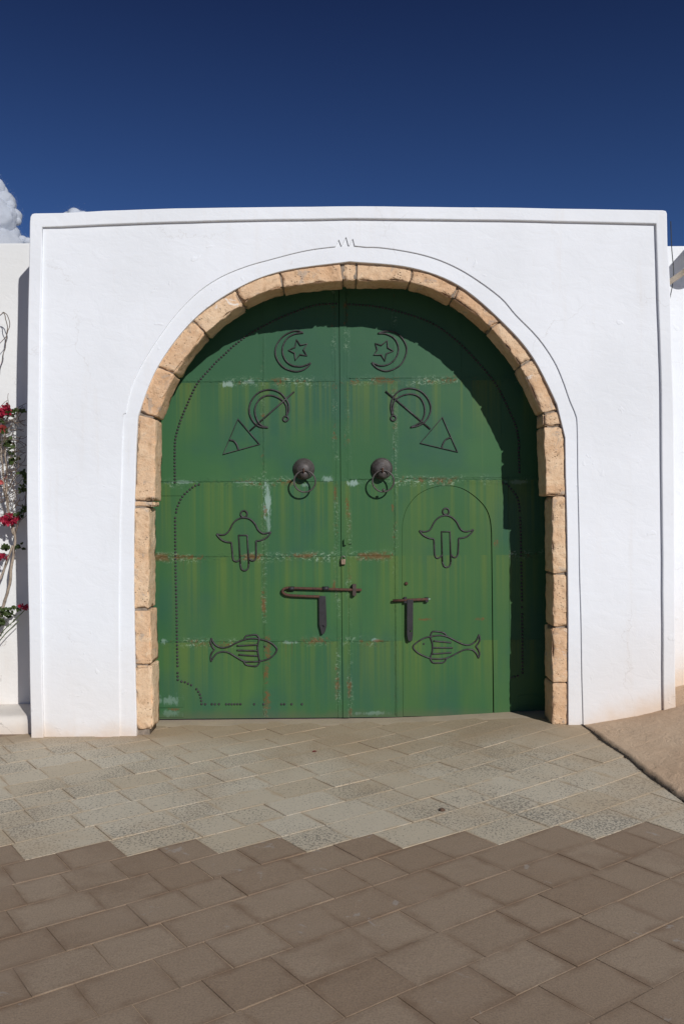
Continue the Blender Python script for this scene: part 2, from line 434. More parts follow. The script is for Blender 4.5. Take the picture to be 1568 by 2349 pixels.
def slab_mat(name, dark):
    t = NT(name, .85, .25)
    p = t.pos; r = t.rand()
    uv = t.n.new('ShaderNodeUVMap').outputs[0]
    u = t.xyz(uv)
    ew = t.noise(p, 9, 4, .6)
    def edge(a): return t.math('SUBTRACT', .5, t.math('ABSOLUTE', t.math('SUBTRACT', a, .5)))
    e = t.math('MINIMUM', t.math('MULTIPLY', edge(u[0]), 1.35), edge(u[1]))
    e = t.math('ADD', e, t.math('MULTIPLY', t.math('SUBTRACT', ew, .5), .34))
    sand = t.noise(p, .8, 5, .6)
    if dark:
        col = t.mix(r, (.290, .213, .146), (.348, .272, .196))
        col = t.mix(t.ramp(t.noise(p, 130, 3, .8), .35, .7, 0, .5), col, (.14, .105, .08))
        col = t.mix(t.ramp(t.noise(p, 240, 2, .7), .60, .72, 0, .4), col, (.36, .30, .24))
        col = t.mix(t.math('MULTIPLY', t.ramp(e, .16, -.02), t.ramp(t.noise(p, 3.7, 4, .6), .40, .60, .18, .66)), col, (.180, .117, .074))
        col = t.mix(t.ramp(t.noise(p, 2.3, 4, .6), .5, .7, 0, .35), col, (.30, .235, .175))
        chip = t.math('MULTIPLY', t.ramp(t.noise(p, 7, 5, .68, .6), .62, .66), t.ramp(t.math('FRACT', t.math('MULTIPLY', r, 7.7)), .58, .7))
        col = t.mix(t.math('MULTIPLY', chip, .55), col, (.36, .33, .30))
        grit = t.ramp(t.vor(p, 75), .16, .08)
        col = t.mix(t.math('MULTIPLY', grit, t.ramp(t.noise(p, 5, 3), .45, .65, 0, .5)), col, (.11, .08, .06))
        stain = t.ramp(t.noise(p, 1.1, 5, .65, .4), .54, .68)
        col = t.mix(t.math('MULTIPLY', stain, .4), col, (.185, .125, .082))
        n = t.bump(t.noise(p, 150, 4, .8), .45, .003)
        n = t.bump(t.noise(p, 6, 4, .6), .35, .012, n)
    else:
        col = t.mix(r, (.49, .435, .335), (.53, .485, .39))
        r2 = t.math('FRACT', t.math('MULTIPLY', r, 9.31))
        col = t.mix(t.ramp(r2, .55, .95, 0, .35), col, (.43, .35, .24))
        sp = t.noise(p, 85, 2, .55)
        thr = t.math('ADD', t.math('MULTIPLY', t.ramp(t.noise(p, 1.5, 3, .6), .36, .66), .11), t.math('MULTIPLY', t.ramp(t.math('FRACT', t.math('MULTIPLY', r, 5.17)), .15, .95), .06))
        k = t.ramp(t.math('ADD', sp, thr), .625, .70)
        col = t.mix(t.math('MULTIPLY', k, .74), col, (.14, .135, .122))
        col = t.mix(t.ramp(t.noise(p, 48, 3, .6), .60, .70, 0, .35), col, (.56, .45, .32))
        col = t.mix(t.ramp(e, .08, -.04, 0, .6), col, (.42, .33, .22))
        col = t.mix(t.ramp(sand, .46, .66, 0, .55), col, (.43, .335, .225))
        o = t.xyz()
        near = t.math('MULTIPLY', t.ramp(t.math('ADD', o[1], t.math('MULTIPLY', t.math('SUBTRACT', sand, .5), 1.1)), -.62, .10), .72)
        col = t.mix(near, col, (.40, .30, .195))
        n = t.bump(t.noise(p, 110, 4, .7), .35, .002)
        n = t.bump(t.noise(p, 7, 4, .6), .3, .010, n)
    return t.done(col, n)
M_LIGHT = slab_mat('speckled_granite_slab', False)
M_DARK = slab_mat('brown_concrete_block', True)
M_SANDBED = simple('sandy_joint', (.47, .355, .25), .95, 3.2, .5, .5, .004, .2, 0.0, (.215, .16, .11))
def bank_mat():
    t = NT('sandy_concrete', .95, .15)
    p = t.pos
    a = t.noise(p, 2.2, 5, .6); b = t.noise(p, 14, 6, .7); c = t.noise(p, 70, 3, .7)
    col = t.mix(t.ramp(a, .3, .7), (.52, .375, .255), (.58, .44, .31))
    col = t.mix(t.ramp(b, .52, .72, 0, .45), col, (.54, .41, .29))
    col = t.mix(t.ramp(b, .42, .3, 0, .4), col, (.28, .20, .135))
    col = t.mix(t.ramp(c, .62, .72, 0, .5), col, (.25, .18, .125))
    n = t.bump(t.noise(t.scale(p, (1, 1, 1)), 10, 6, .7, 1.0), .6, .022); n = t.bump(c, .5, .005, n)
    return t.done(col, n)
M_BANK = bank_mat()
M_CEMENT = simple('dusty_cement', (.45, .37, .27), .95, 4, .25, .5, .006, .2, 0.0, (.40, .33, .25))
M_GROUND = simple('sandy_ground', (.40, .31, .22), .95, .6, .2, .4, .02)

# ------------------------------------------------------------------ ground, pavement
def sstep(a, b, v):
    t = min(max((v - a) / (b - a), 0), 1); return t * t * (3 - 2 * t)
def zg(x, y):
    """Height of the pavement: it lifts a little towards the right-hand jamb."""
    return 0.055 * sstep(.1, 1.75, x) * sstep(-1.9, -.05, y) + 0.004 * noise.noise(Vector((x * 1.3, y * 1.3, 4.2)))

gv, gf, gn = [], [], 24
for j in range(gn + 1):
    for i in range(gn + 1):
        gv.append((-600 + 1200 * i / gn, -300 + 1300 * j / gn, -.16))
for j in range(gn):
    for i in range(gn):
        a = j * (gn + 1) + i
        gf.append((a, a + 1, a + gn + 2, a + gn + 1))
mesh_obj('ground', gv, gf, M_GROUND, kind='structure', label='sandy ground all round the gateway')

pv, pf = [], []
PX0, PX1, PY0, PY1, PN, PM = -5.2, 5.2, -6.6, .62, 84, 60
for j in range(PM + 1):
    for i in range(PN + 1):
        x = PX0 + (PX1 - PX0) * i / PN; y = PY0 + (PY1 - PY0) * j / PM
        pv.append((x, y, zg(x, y) - .0030 + .0015 * noise.noise(Vector((x * 7, y * 7, 1)))))
for j in range(PM):
    for i in range(PN):
        a = j * (PN + 1) + i
        pf.append((a, a + 1, a + PN + 2, a + PN + 1))
pavement = mesh_obj('pavement', pv, pf, M_SANDBED, kind='structure', label='pavement of brown blocks and pale speckled slabs in sandy joints')

AX, AY = .812, .584         # the way the rows run; B is at right angles
def AB(m, n): return (m * AX - n * AY, m * AY + n * AX - CAM_D)
def slab(n0, n1, m0, m1, mat, name):
    g = .0015
    jit = lambda: random.uniform(-.0025, .0025)
    cs = [(m0 + g + jit(), n0 + g + jit()), (m1 - g + jit(), n0 + g + jit()), (m1 - g + jit(), n1 - g + jit()), (m0 + g + jit(), n1 - g + jit())]
    cm, cn = (m0 + m1) / 2, (n0 + n1) / 2
    cx, cy = AB(cm, cn)
    lift = random.uniform(-.0008, .0018)
    tx, ty = random.uniform(-.006, .006), random.uniform(-.006, .006)
    V, uvs = [], []
    def ring(k, dzv):
        for (m, n), uv in zip(cs, ((0, 0), (1, 0), (1, 1), (0, 1))):
            mm = m + (cm - m) / abs(cm - m) * k; nn = n + (cn - n) / abs(cn - n) * k
            x, y = AB(mm, nn)
            V.append((x - cx, y - cy, zg(x, y) + lift + dzv + tx * (x - cx) + ty * (y - cy))); 
            uvs.append(uv)
    ring(0, -.03); ring(0, -.0010); ring(.0018, 0)
    # a centre ring keeps the corners of the wear even
    Fc = []
    for a, b in ((0, 4), (4, 8)):
        for k in range(4): Fc.append((a + k, a + (k + 1) % 4, b + (k + 1) % 4, b + k))
    Fc.append((8, 9, 10, 11))
    me = bpy.data.meshes.new(name)
    me.from_pydata(V, [], Fc); me.materials.append(mat)
    ul = me.uv_layers.new(name='UVMap')
    for lp in me.loops: ul.data[lp.index].uv = uvs[lp.vertex_index]
    o = bpy.data.objects.new(name, me)
    o.location = (cx, cy, 0)
    COL.objects.link(o); o.parent = pavement
    return o

N0, NS = 1.97, .2395
BANK_X = lambda y: 1.70 - .092 * y
rr = random.Random(21)
for i in range(-6, 24):
    n0, n1 = N0 + NS * (i - 1) - .003 * (i - 4), N0 + NS * i - .003 * (i - 3)
    # row i lies between n0 and n1; its brown blocks end at mp
    k = round((n1 - 2.676) / .2385)       # peak table by row line
    tab = {0: 3.825, 1: 3.432, 2: 3.008, 3: 2.614, 4: 2.221, 5: 1.883, 6: 1.53}
    mp = tab.get(k)
    if mp is None:
        mp = 3.825 - .385 * k
    cuts_d, m = [mp], mp
    while m > mp - 6:
        L = rr.choice((.24, .27, .29, .31, .24, .33, .36, .20)) * rr.uniform(.96, 1.04)
        m -= L; cuts_d.append(m)
    cuts_l, m = [mp], mp
    while m < mp + 7:
        L = rr.choice((.27, .32, .36, .40, .24)) * rr.uniform(.96, 1.04)
        m += L; cuts_l.append(m)
    for cuts, mat, nm in ((cuts_d, M_DARK, 'paving_block'), (cuts_l, M_LIGHT, 'paving_slab')):
        for a, b in zip(cuts, cuts[1:]):
            m0, m1 = min(a, b), max(a, b)
            x, y = AB((m0 + m1) / 2, (n0 + n1) / 2)
            d = y + CAM_D
            if d < 2.25 or abs(x) > .41 * d + .32 or x > BANK_X(y) + .12: continue
            if y > .38 or (y > .06 and not -1.5 < x < 1.62): continue
            slab(n0, n1, m0, m1, mat, nm)

# sandy cement skirt before the threshold
sv, sf = [], []
SN, SM = 60, 10
for j in range(SM + 1):
    for i in range(SN + 1):
        x = -1.47 + 3.05 * i / SN; y = .56 - .34 * j / SM
        edge = .014 * noise.noise(Vector((x * 5, 2.2, 0))) + .05 * sstep(.9, 1.6, x)
        y -= edge * (j / SM)
        h = .003 * (1 - sstep(.25, 1.0, j / SM)) - .007 * sstep(.7, 1, j / SM)
        sv.append((x, y, zg(x, y) + h + .002 * noise.noise(Vector((x * 9, y * 9, 0)))))
for j in range(SM):
    for i in range(SN):
        a = j * (SN + 1) + i
        sf.append((a, a + SN + 1, a + SN + 2, a + 1))
mesh_obj('threshold', sv, sf, M_CEMENT, smooth=True, kind='structure', label='worn cement threshold under the green gate')

# sandy bank rising on the right
bv, bf = [], []
BN, BM = 56, 110
for j in range(BM + 1):
    y = .60 - 6.4 * (j / BM) ** 1.25
    for i in range(BN + 1):
        t = (i / BN) ** 1.6
        x0 = BANK_X(y) + .018 * noise.noise(Vector((y * 3.3, 0, 5))) + .012 * noise.noise(Vector((y * 17, 1, 5))) + .006 * noise.noise(Vector((y * 45, 3, 5)))
        x = x0 + 4.2 * t
        s = x - x0
        lip = .026 + .006 * noise.noise(Vector((y * 4, 3, 3)))
        if y > -.12: lip *= max(0.0, 1 - (y + .12) / .2)
        z = zg(x0, y) * .8 + lip * sstep(-.004, .022, s) + .34 * sstep(-.3, 1.9, s) - .34 * sstep(-.3, 1.9, 0) + .06 * sstep(1, 4, s)
        z += .008 * noise.noise(Vector((x * 4, y * 4, 8))) * sstep(0, .2, s) + .004 * noise.noise(Vector((x * 15, y * 15, 8))) * sstep(0, .1, s)
        bv.append((x, y, z if i else zg(x, y) - .02))
for j in range(BM):
    for i in range(BN):
        a = j * (BN + 1) + i
        bf.append((a, a + BN + 1, a + BN + 2, a + 1))
mesh_obj('sandy_bank', bv, bf, M_BANK, smooth=True, kind='structure', label='bank of sandy concrete rising to the right of the pavement')
# dark ribbon standing in for the crack's shade, with flecks of dry litter
cr = MB()
r3 = random.Random(5)
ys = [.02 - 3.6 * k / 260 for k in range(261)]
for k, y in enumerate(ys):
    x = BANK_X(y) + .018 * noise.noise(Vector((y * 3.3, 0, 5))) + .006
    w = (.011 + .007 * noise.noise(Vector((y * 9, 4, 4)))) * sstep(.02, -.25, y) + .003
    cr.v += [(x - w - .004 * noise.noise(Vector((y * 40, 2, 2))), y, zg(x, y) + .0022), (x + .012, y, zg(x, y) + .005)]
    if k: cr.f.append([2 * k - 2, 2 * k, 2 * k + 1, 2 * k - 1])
for q in range(260):
    y = -.05 - 3.2 * r3.random()
    x = BANK_X(y) + .018 * noise.noise(Vector((y * 3.3, 0, 5))) - .004 + r3.gauss(0, .008)
    s = r3.uniform(.002, .008); a = r3.random() * 6.28; z = zg(x, y) + r3.uniform(0, .016)
    c, si = math.cos(a) * s, math.sin(a) * s
    cr.add([(x - c, y - si, z), (x + si * .7, y - c * .7, z + s * .5), (x + c, y + si, z + s * .2), (x - si * .7, y + c * .7, z + s * .8)], [(0, 1, 2, 3)])
M_SHADE_LITTER = simple('shade_and_litter', (.045, .033, .025), .95, 40, .5)
cr.build('crack_shade_litter', M_SHADE_LITTER, kind='stuff', label='painted dark shade and dry litter in the crack beside the bank')

# ------------------------------------------------------------------ gateway
gate = thing('gateway', 'whitewashed arched gateway with raised square border and tan stone arch', 'gateway', (0, .2, 0))
Y_FRAME, Y_FIELD, Y_BAND, Y_STONE = -.022, 0.0, .0095, .030

outer_top = [(143.6, 488), (205, 485), (238, 483), (333, 480), (401.5, 477.4), (520, 475.5), (655, 474), (770, 473), (880, 473), (990, 474), (1150, 476), (1233, 477), (1401.5, 480), (1500, 481.6)]
outer = ([(72, 1720), (70, 1624), (67.7, 1504.6), (64, 1333.6), (62, 1197), (61.8, 975), (63.6, 808.7), (65.4, 680), (67, 590.7), (68.6, 510), (70, 497), (74, 490.5), (80, 489)] + outer_top +
         [(1520, 482), (1527, 484), (1529.3, 490), (1530, 562), (1534, 618), (1536.8, 677), (1539, 795), (1544.7, 991.5), (1546, 1200), (1546.5, 1434), (1548.5, 1602), (1550, 1720)])
inner_l = [(100, 1720), (99.9, 1675.6), (95.8, 1504.6), (94, 1333.6), (90.6, 1128), (90.5, 975), (92.8, 757), (95, 629), (97, 520)]
inner_t = [(143.6, 519.5), (230.8, 515), (401.5, 508.7), (600, 504), (800, 501), (1000, 503), (1150, 505), (1233, 506.5), (1373.5, 510), (1504, 513)]
inner_r = [(1504.8, 553.6), (1509.6, 710.8), (1514.6, 851), (1516.6, 991.5), (1518.5, 1200), (1519.5, 1434), (1520.6, 1609.6), (1522, 1720)]
inner = inner_l + inner_t + inner_r

groove_l = T6([(805, 2440), (803, 2200), (800, 1800), (798, 1400), (806, 900), (818, 500), (822, 330), (826, 178), (845, 172)]) + TA([(12, 1270), (30, 1180), (60, 1090), (125, 960), (225, 800), (365, 610), (520, 460), (680, 355), (850, 285), (1010, 240), (1200, 190), (1330, 165), (1465, 150)])
UF = sheet(1300 / 1.74362, 900 / 1.74362, 160 / 1568 / 1.74362)
spikes = UF([(425, 815), (520, 590), (535, 590), (620, 820), (660, 810), (800, 490), (820, 490), (900, 800), (955, 805), (1060, 560), (1085, 560), (1145, 815)])
groove_r = TB([(200, 153), (285, 155), (430, 175), (600, 210), (760, 265), (930, 355), (1130, 500), (1240, 625), (1390, 780)]) + \
    T7([(128, 1412), (200, 1570), (260, 1740), (305, 1850), (320, 1950), (325, 2349)]) + T4([(1508, 400), (1515, 800), (1522, 1100), (1530, 1500), (1537, 1800), (1538, 1960)])
def sm(pts, n=4): return spline(pts, n)
groove = groove_l[:8] + sm(groove_l[8:], 4) + spikes + sm(groove_r[:-6], 4) + groove_r[-6:]

# outer and inner edges of the stone arch, joint by joint from the left springing
J_OUT = TA([(100, 1300), (228, 985), (470, 665), (765, 450), (1075, 325), (1500, 262)]) + TB([(135, 258), (515, 298), (840, 420), (1140, 670), (1360, 925), (1545, 1290)])
J_IN = TA([(220, 1340), (345, 1040), (560, 750), (820, 545), (1100, 435), (1515, 385)]) + TB([(130, 385), (500, 395), (795, 510), (1065, 720), (1270, 985), (1430, 1305)])
out_w = on(Y_STONE, J_OUT); in_w = on(Y_STONE, J_IN)
NSEG = 10
out_s, in_s = spline(out_w, NSEG), spline(in_w, NSEG)
stone_out_line = on(Y_BAND, T6([(919, 2440), (915, 2200), (905, 1850), (897, 1400), (898, 900), (905, 700), (912, 400), (925, 190)])) 
stone_out_line_r = on(Y_BAND, T4([(1424, 0), (1428, 250), (1435, 500), (1440, 800), (1443, 1100), (1443, 1500), (1444, 1800), (1445, 1960)]))
hole = stone_out_line + [xz((p[0], p[1]), Y_BAND) for p in spline(J_OUT, 6)][1:-1] + stone_out_line_r

Z_FOOT = -.12
plate('border', [densify(on(Y_FRAME, outer + inner[::-1]), .12)], Y_FRAME, .30, .007, M_PLASTER, gate, wobble=.003)
plate('wall_field', [densify(on(Y_FIELD, inner + groove[::-1]), .10)], Y_FIELD, .28, .004, M_PLASTER, gate, wobble=.002)
plate('arch_band', [on(Y_BAND, groove) + hole[::-1]], Y_BAND, .26, .004, M_PLASTER, gate)
# the body behind, with a wider rebate in which the gate leaves stand
reb = [(-1.72, Z_FOOT)] + [(x * 1.07, z + .07 if z > 2 else z) for x, z in on(.3, [(310, 1300)])]
arch_w = [(x * 1.10, (z - 2.0) * 1.09 + 2.0) for x, z in out_s]
core_hole = [(-1.66, Z_FOOT)] + arch_w + [(1.80, Z_FOOT)]
core_out = on(Y_FRAME, [(p[0] + (4 if p[0] < 784 else -4), max(p[1], 492)) for p in outer])
core_out = [(x, z - .004 if z > 3 else z) for x, z in core_out]
plate('wall_body', [densify(core_out, .3) + core_hole[::-1]], .255, .95, .004, M_PLASTER, gate)

def stone(name, Ff, size, parent, seed, r=.012, amp=.006, label=None):
    L, H, D = size
    def ticks(s, rad, n):
        rad = min(rad, s * .3)
        base = [0, rad * .35, rad]
        mid = [rad + (s - 2 * rad) * k / n for k in range(1, n)]
        return base + mid + [s - q for q in base[::-1]]
    tx, ty, tz = ticks(L, r, max(3, int(L / .02))), ticks(H, r, max(3, int(H / .02))), ticks(D, r, max(3, int(D / .04)))
    idx, V, Fc = {}, [], []
    nx, ny, nz = len(tx) - 1, len(ty) - 1, len(tz) - 1
    def vert(i, j, k):
        if (i, j, k) in idx: return idx[(i, j, k)]
        p = Vector((tx[i], ty[j], tz[k]))
        q = Vector((min(max(p.x, r), L - r), min(max(p.y, r), H - r), min(max(p.z, r), D - r)))
        d = p - q
        nzc = sum(abs(c) > 1e-6 for c in d)
        if d.length > 1e-7: p = q + d.normalized() * r
        w = Vector(Ff(p.x / L, p.y / H, p.z / D))
        s = Vector((seed * 3.7, seed * 1.3, seed * 2.9))
        nv = noise.noise_vector(w * 7 + s) * amp * .7 + noise.noise_vector(w * 24 + s) * amp * .6 + noise.noise_vector(w * 60 + s) * amp * .25
        chip = max(0.0, noise.noise(w * 13 + s * 2) - .08) * .075 if nzc >= 2 else 0.0
        if chip:
            c = Vector(Ff(.5, .5, .5))
            nv += (c - w).normalized() * min(chip, .028)
        idx[(i, j, k)] = len(V)
        V.append(w + nv)
        return idx[(i, j, k)]
    for (a, b, c) in ((0, 1, 2), (1, 2, 0), (2, 0, 1)):
        n = (nx, ny, nz)
        for side in (0, n[c]):
            for i in range(n[a]):
                for j in range(n[b]):
                    q = []
                    for di, dj in ((0, 0), (1, 0), (1, 1), (0, 1)):
                        t = [0, 0, 0]; t[a] = i + di; t[b] = j + dj; t[c] = side
                        q.append(vert(*t))
                    Fc.append(q if side else q[::-1])
    o = mesh_obj(name, V, Fc, M_STONE, parent, smooth=True)
    if label: o['label'] = label
    import bmesh
    bm = bmesh.new(); bm.from_mesh(o.data); bmesh.ops.recalc_face_normals(bm, faces=bm.faces); bm.to_mesh(o.data); bm.free()
    return o
def lerp2(a, b, t): return (a[0] + (b[0] - a[0]) * t, a[1] + (b[1] - a[1]) * t)
ST_D = .245
rs = random.Random(3)
for k in range(11):
    so, si = out_s[k * NSEG:(k + 1) * NSEG + 1], in_s[k * NSEG:(k + 1) * NSEG + 1]
    L = sum((Vector(a) - Vector(b)).length for a, b in zip(si, si[1:]))
    H = (Vector(so[5]) - Vector(si[5])).length
    gap = .0045 / L
    y0 = Y_STONE + rs.uniform(-.004, .006)
    prot = rs.uniform(-.006, .006)
    def at(arr, t):
        t = t * NSEG; i = min(int(t), NSEG - 1); return lerp2(arr[i], arr[i + 1], t - i)
    def Ff(a, b, c, so=so, si=si, gap=gap, y0=y0, prot=prot, H=H):
        a = gap + a * (1 - 2 * gap)
        p = lerp2(at(si, a), at(so, a), b + (1 - b) * prot / H)
        return (p[0], y0 + c * ST_D, p[1])
    stone('keystone' if k == 5 else 'voussoir', Ff, (L, H, ST_D), gate, k + 1, .009, .0075, 'narrow keystone at the crown of the arch' if k == 5 else None)

def jamb(quad, seed, proud=0.0, depth=ST_D, label=None):
    """quad: top-left, top-right, bottom-right, bottom-left of the front face in (x, z)."""
    tl, tr, br, bl = quad
    L = (Vector(tr) - Vector(tl)).length; H = (Vector(tl) - Vector(bl)).length
    y0 = Y_STONE - proud
    def Ff(a, b, c):
        p = lerp2(lerp2(bl, br, a), lerp2(tl, tr, a), b)
        return (p[0], y0 + c * depth, p[1])
    return stone('jamb_stone', Ff, (L, H, depth), gate, seed, .010, .0075, label)
def q(pts): return on(Y_STONE, pts)
jamb(q([(319, 952), (357, 962), (354.5, 1148), (310, 1146)]), 31, .004)
jamb(q([(310, 1151), (352, 1151), (352, 1162), (308.5, 1162)]), 32, -.004, .2, 'thin slip of stone in the left jamb')
jamb(q([(308.5, 1166), (341, 1166), (341, 1396), (307.5, 1396)]), 33)
jamb(q([(307.5, 1401), (344, 1401), (348, 1523), (312, 1523)]), 34)
jamb(q([(312, 1528), (349, 1528), (350, 1673), (313.5, 1673)]), 35, .004)
jamb(q([(1246, 948), (1290, 945), (1292.5, 975), (1246, 976)]), 36)
jamb(q([(1246, 979), (1292.5, 979), (1297, 1136), (1252, 1137)]), 37, .004)
jamb(q([(1266, 1140), (1297.5, 1139), (1300, 1314), (1267, 1315)]), 38)
jamb(q([(1268, 1319), (1300.5, 1318), (1302, 1437), (1268, 1437)]), 39)
jamb(q([(1266, 1442), (1302, 1441), (1302.5, 1565), (1266, 1565)]), 40, .003)
jamb(q([(1266, 1569), (1302.5, 1568), (1303, 1662), (1266, 1664)]), 41)
# mortar behind and between the stones
def ring_poly(dy):
    lo = on(Y_STONE, [(314, 1690), (310, 1396), (312, 1150), (320, 952)]); li = on(Y_STONE, [(343, 1690), (336, 1396), (335, 1150), (350, 960)])
    ro = on(Y_STONE, [(1292, 950), (1298, 1140), (1302, 1400), (1303, 1690)]); ri = on(Y_STONE, [(1252, 955), (1274, 1140), (1274, 1400), (1272, 1690)])
    o2 = lo + [p for p in out_s[2:-2]] + ro
    i2 = li + [lerp2(a, b, .10) for a, b in zip(in_s, out_s)][2:-2] + ri
    mid = [((a[0] + b[0]) / 2, (a[1] + b[1]) / 2) for a, b in zip(o2, i2)]
    o2 = [(p[0] + (p[0] - .07) * .018, p[1] + max(0, p[1] - 2.2) * .022) for p in o2]
    return o2 + i2[::-1]
plate('mortar', [ring_poly(0)], Y_STONE + .014, Y_STONE + ST_D - .01, .002, M_MORTAR, gate)

# ------------------------------------------------------------------ gate leaves
def opening():
    lft = on(DOOR_Y, [(330, 1660), (330, 960)])
    return None
arch_d = [(x * 1.06, (z - 2.0) * 1.055 + 2.0) for x, z in in_s]
zb = dz(1646)
XL, XR = -1.55, 1.66
leafshape = [(XL, zb), (XL, arch_d[0][1])] + arch_d[1:-1] + [(XR, arch_d[-1][1]), (XR, zb)]
x_mid = dx(781.5, 1300)
left = thing('gate_leaf', 'left leaf of the green metal gate carrying the long slide bolt', 'gate leaf', (XL, DOOR_Y, zb), 'leaves of the green gate')
right = thing('gate_leaf', 'right leaf of the green metal gate with the small wicket door', 'gate leaf', (XR, DOOR_Y, zb), 'leaves of the green gate')
rp = random.Random(11)
def panel(parent, X0, X1, Y0, Y1, name='sheet_panel', proud=0.0, bev=.0009):
    x0, x1 = dx(X0), dx(X1); z1, z0 = dz(Y0), dz(Y1)
    poly = clip_rect(leafshape, x0 + .0002, x1 - .0002, z0 + .0002, z1 - .0002)
    if len(poly) < 3: return
    cl = []
    for p in poly:
        if not cl or (Vector(p) - Vector(cl[-1])).length > .002: cl.append(p)
    y = DOOR_Y - proud + rp.uniform(-.0012, .0012)
    return plate(name, [cl], y, y + .012, bev, M_DOOR, parent)
ROWS = [560, 875, 1104, 1276, 1471, 1646]
for a, b in zip(ROWS, ROWS[1:]):
    panel(left, 250, 605, a, b)
    panel(left, 605, 771, a, b)
panel(left, 771, 781.2, 560, 1646, 'edge_strip', .001)
for (a, b, c, d) in ((798, 905, 560, 868), (905, 1060, 560, 868), (1060, 1400, 560, 868), (798, 905, 868, 1099), (905, 1150, 868, 1099), (1150, 1400, 868, 1099),
                     (798, 905, 1099, 1274), (798, 905, 1274, 1471), (798, 905, 1471, 1646),
                     (1166, 1400, 1099, 1276), (1166, 1400, 1276, 1471), (1166, 1400, 1471, 1646)):
    panel(right, a, b, c, d)
panel(right, 782, 798, 560, 1648, 'meeting_strip', .007, .003)
wk = T4([(408, 1752), (404, 1200), (401, 700), (403, 560), (415, 490), (440, 430), (500, 360), (590, 315), (680, 303), (770, 318), (850, 365), (920, 435), (952, 510), (962, 600), (966, 900), (970, 1300), (975, 1752)])
wkw = on(DOOR_Y, wk)
wks = [wkw[0], wkw[1]] + spline(wkw[2:-3], 4) + wkw[-3:]
x0, x1, z0, z1 = dx(905) + .0012, dx(1166) - .0012, zb + .0012, dz(1099) - .0012
sur = [(x0, z0), (x0, z1), (x1, z1), (x1, z0), (wks[-1][0] + .004, z0)] + [(x + (.003 if x > dx(1020) else .0004), z + .002) for x, z in wks[::-1][1:-1]] + [(wks[0][0] + .0004, z0)]
plate('wicket_surround', [sur], DOOR_Y - .001, DOOR_Y + .011, .0015, M_DOOR, right)
wkp = [(x - (.004 if x > dx(1020) else -.001), z) for x, z in wks]
wkp[0] = (wkp[0][0], z0 + .003); wkp[-1] = (wkp[-1][0], z0 + .003)
wicket = plate('wicket_door', [wkp], DOOR_Y - .003, DOOR_Y + .009, .002, M_DOOR, right, label='small round-topped wicket door in the green leaf')
# solid sheet behind each leaf, coloured near-black so the gaps read as shaded
M_BACK = simple('dark_gate_back', (.012, .02, .014), .8, 10)
for lf, a, b in ((left, XL + .02, x_mid - .002), (right, x_mid - .06, XR - .02)):
    poly = clip_rect(leafshape, a, b, zb + .01, 9)
    plate('backing', [poly], DOOR_Y + (.016 if lf is left else .047), DOOR_Y + (.045 if lf is left else .07), .002, M_BACK, lf)
    f = MB()
for X0, X1, Y0, Y1 in ((371, 420, 1117, 1134), (362, 417, 1596, 1619), (362, 417, 1622, 1642)):
    panel(left, X0, X1, Y0, Y1, 'hinge_strap', .004)
for X0, X1, Y0, Y1 in ((1185, 1262, 1117, 1134), (1185, 1262, 1598, 1620)):
    panel(right, X0, X1, Y0, Y1, 'hinge_strap', .004)
# flaky weld beads along the seams
def bead(parent, pts, r=.0034, seed=0):
    mb = MB()
    P = on(DOOR_Y, pts)
    n = max(2, int((Vector(P[0]) - Vector(P[-1])).length / .012))
    path = []
    for k in range(n + 1):
        t = k / n
        x, z = lerp2(P[0], P[-1], t)
        w = noise.noise_vector(Vector((x * 30, z * 30, seed)))
        path.append((x + w.x * .003, DOOR_Y - .0005 + w.z * .002, z + w.y * .005))
    mb.tube(path, lambda t: r * (.45 + .75 * random.random()), 6)
    mb.build('weld_bead', M_DOOR, parent, True)
for yy in (875, 1104, 1276, 1471):
    bead(left, [(368, yy), (603, yy)], seed=yy); bead(left, [(607, yy), (769, yy)], seed=yy + 3)
for yy, a, b in ((868, 802, 1040), (1099, 802, 1160), (1274, 802, 902), (1471, 802, 902)): bead(right, [(a, yy), (b, yy)], seed=yy)
bead(left, [(605, 760), (605, 1640)], seed=2); bead(right, [(905, 1110), (907, 1640)], seed=9)

# studs
sb = MB()
sb.lathe([(.0096, 0), (.0096, .002), (.0078, .0065), (.0035, .0095)], (0, 0, 0), (0, -1, 0), 8)
stud_me = bpy.data.meshes.new('stud'); stud_me.from_pydata(sb.v, [], sb.f); stud_me.materials.append(M_IRON)
def studs(parent, pts, step=7.9, smooth=True, skip=.0):
    P = spline(pts, 8) if smooth else pts
    W = [Vector(p) for p in P]
    acc, nxt = 0.0, 0.0
    for a, b in zip(W, W[1:]):
        d = (b - a).length
        while nxt <= acc + d and d > 0:
            t = (nxt - acc) / d
            p = a.lerp(b, t)
            x, z = xz((p.x, p.y), DOOR_Y)
            nxt += step
            if random.random() < skip: continue
            o = bpy.data.objects.new('stud', stud_me)
            o.location = (x, DOOR_Y + .001, z)
            COL.objects.link(o); o.parent = parent
            o.matrix_parent_inverse = Matrix.Translation(-parent.location)
        acc += d
studs(left, TA([(1470, 548), (1400, 551), (1300, 565), (1130, 625), (1000, 685), (870, 758), (760, 840), (690, 905), (640, 950), (590, 1005), (540, 1060), (500, 1110), (460, 1190), (430, 1260), (400, 1330), (372, 1410), (352, 1490), (348, 1560), (347, 1650)]) + T3([(348, 240), (348, 320)]), 7.6)
studs(left, T3([(515, 328), (490, 335), (455, 360), (420, 390), (395, 420), (375, 460), (360, 500), (357, 525)]))
studs(left, T3([(350, 560), (352, 800), (355, 1000), (360, 1200), (363, 1400), (367, 1600)]), skip=.02)
studs(left, T3([(367, 1640), (368, 1665), (369, 1697)]), smooth=False)
studs(left, T3([(395, 1700), (420, 1705), (440, 1715), (462, 1725)]))
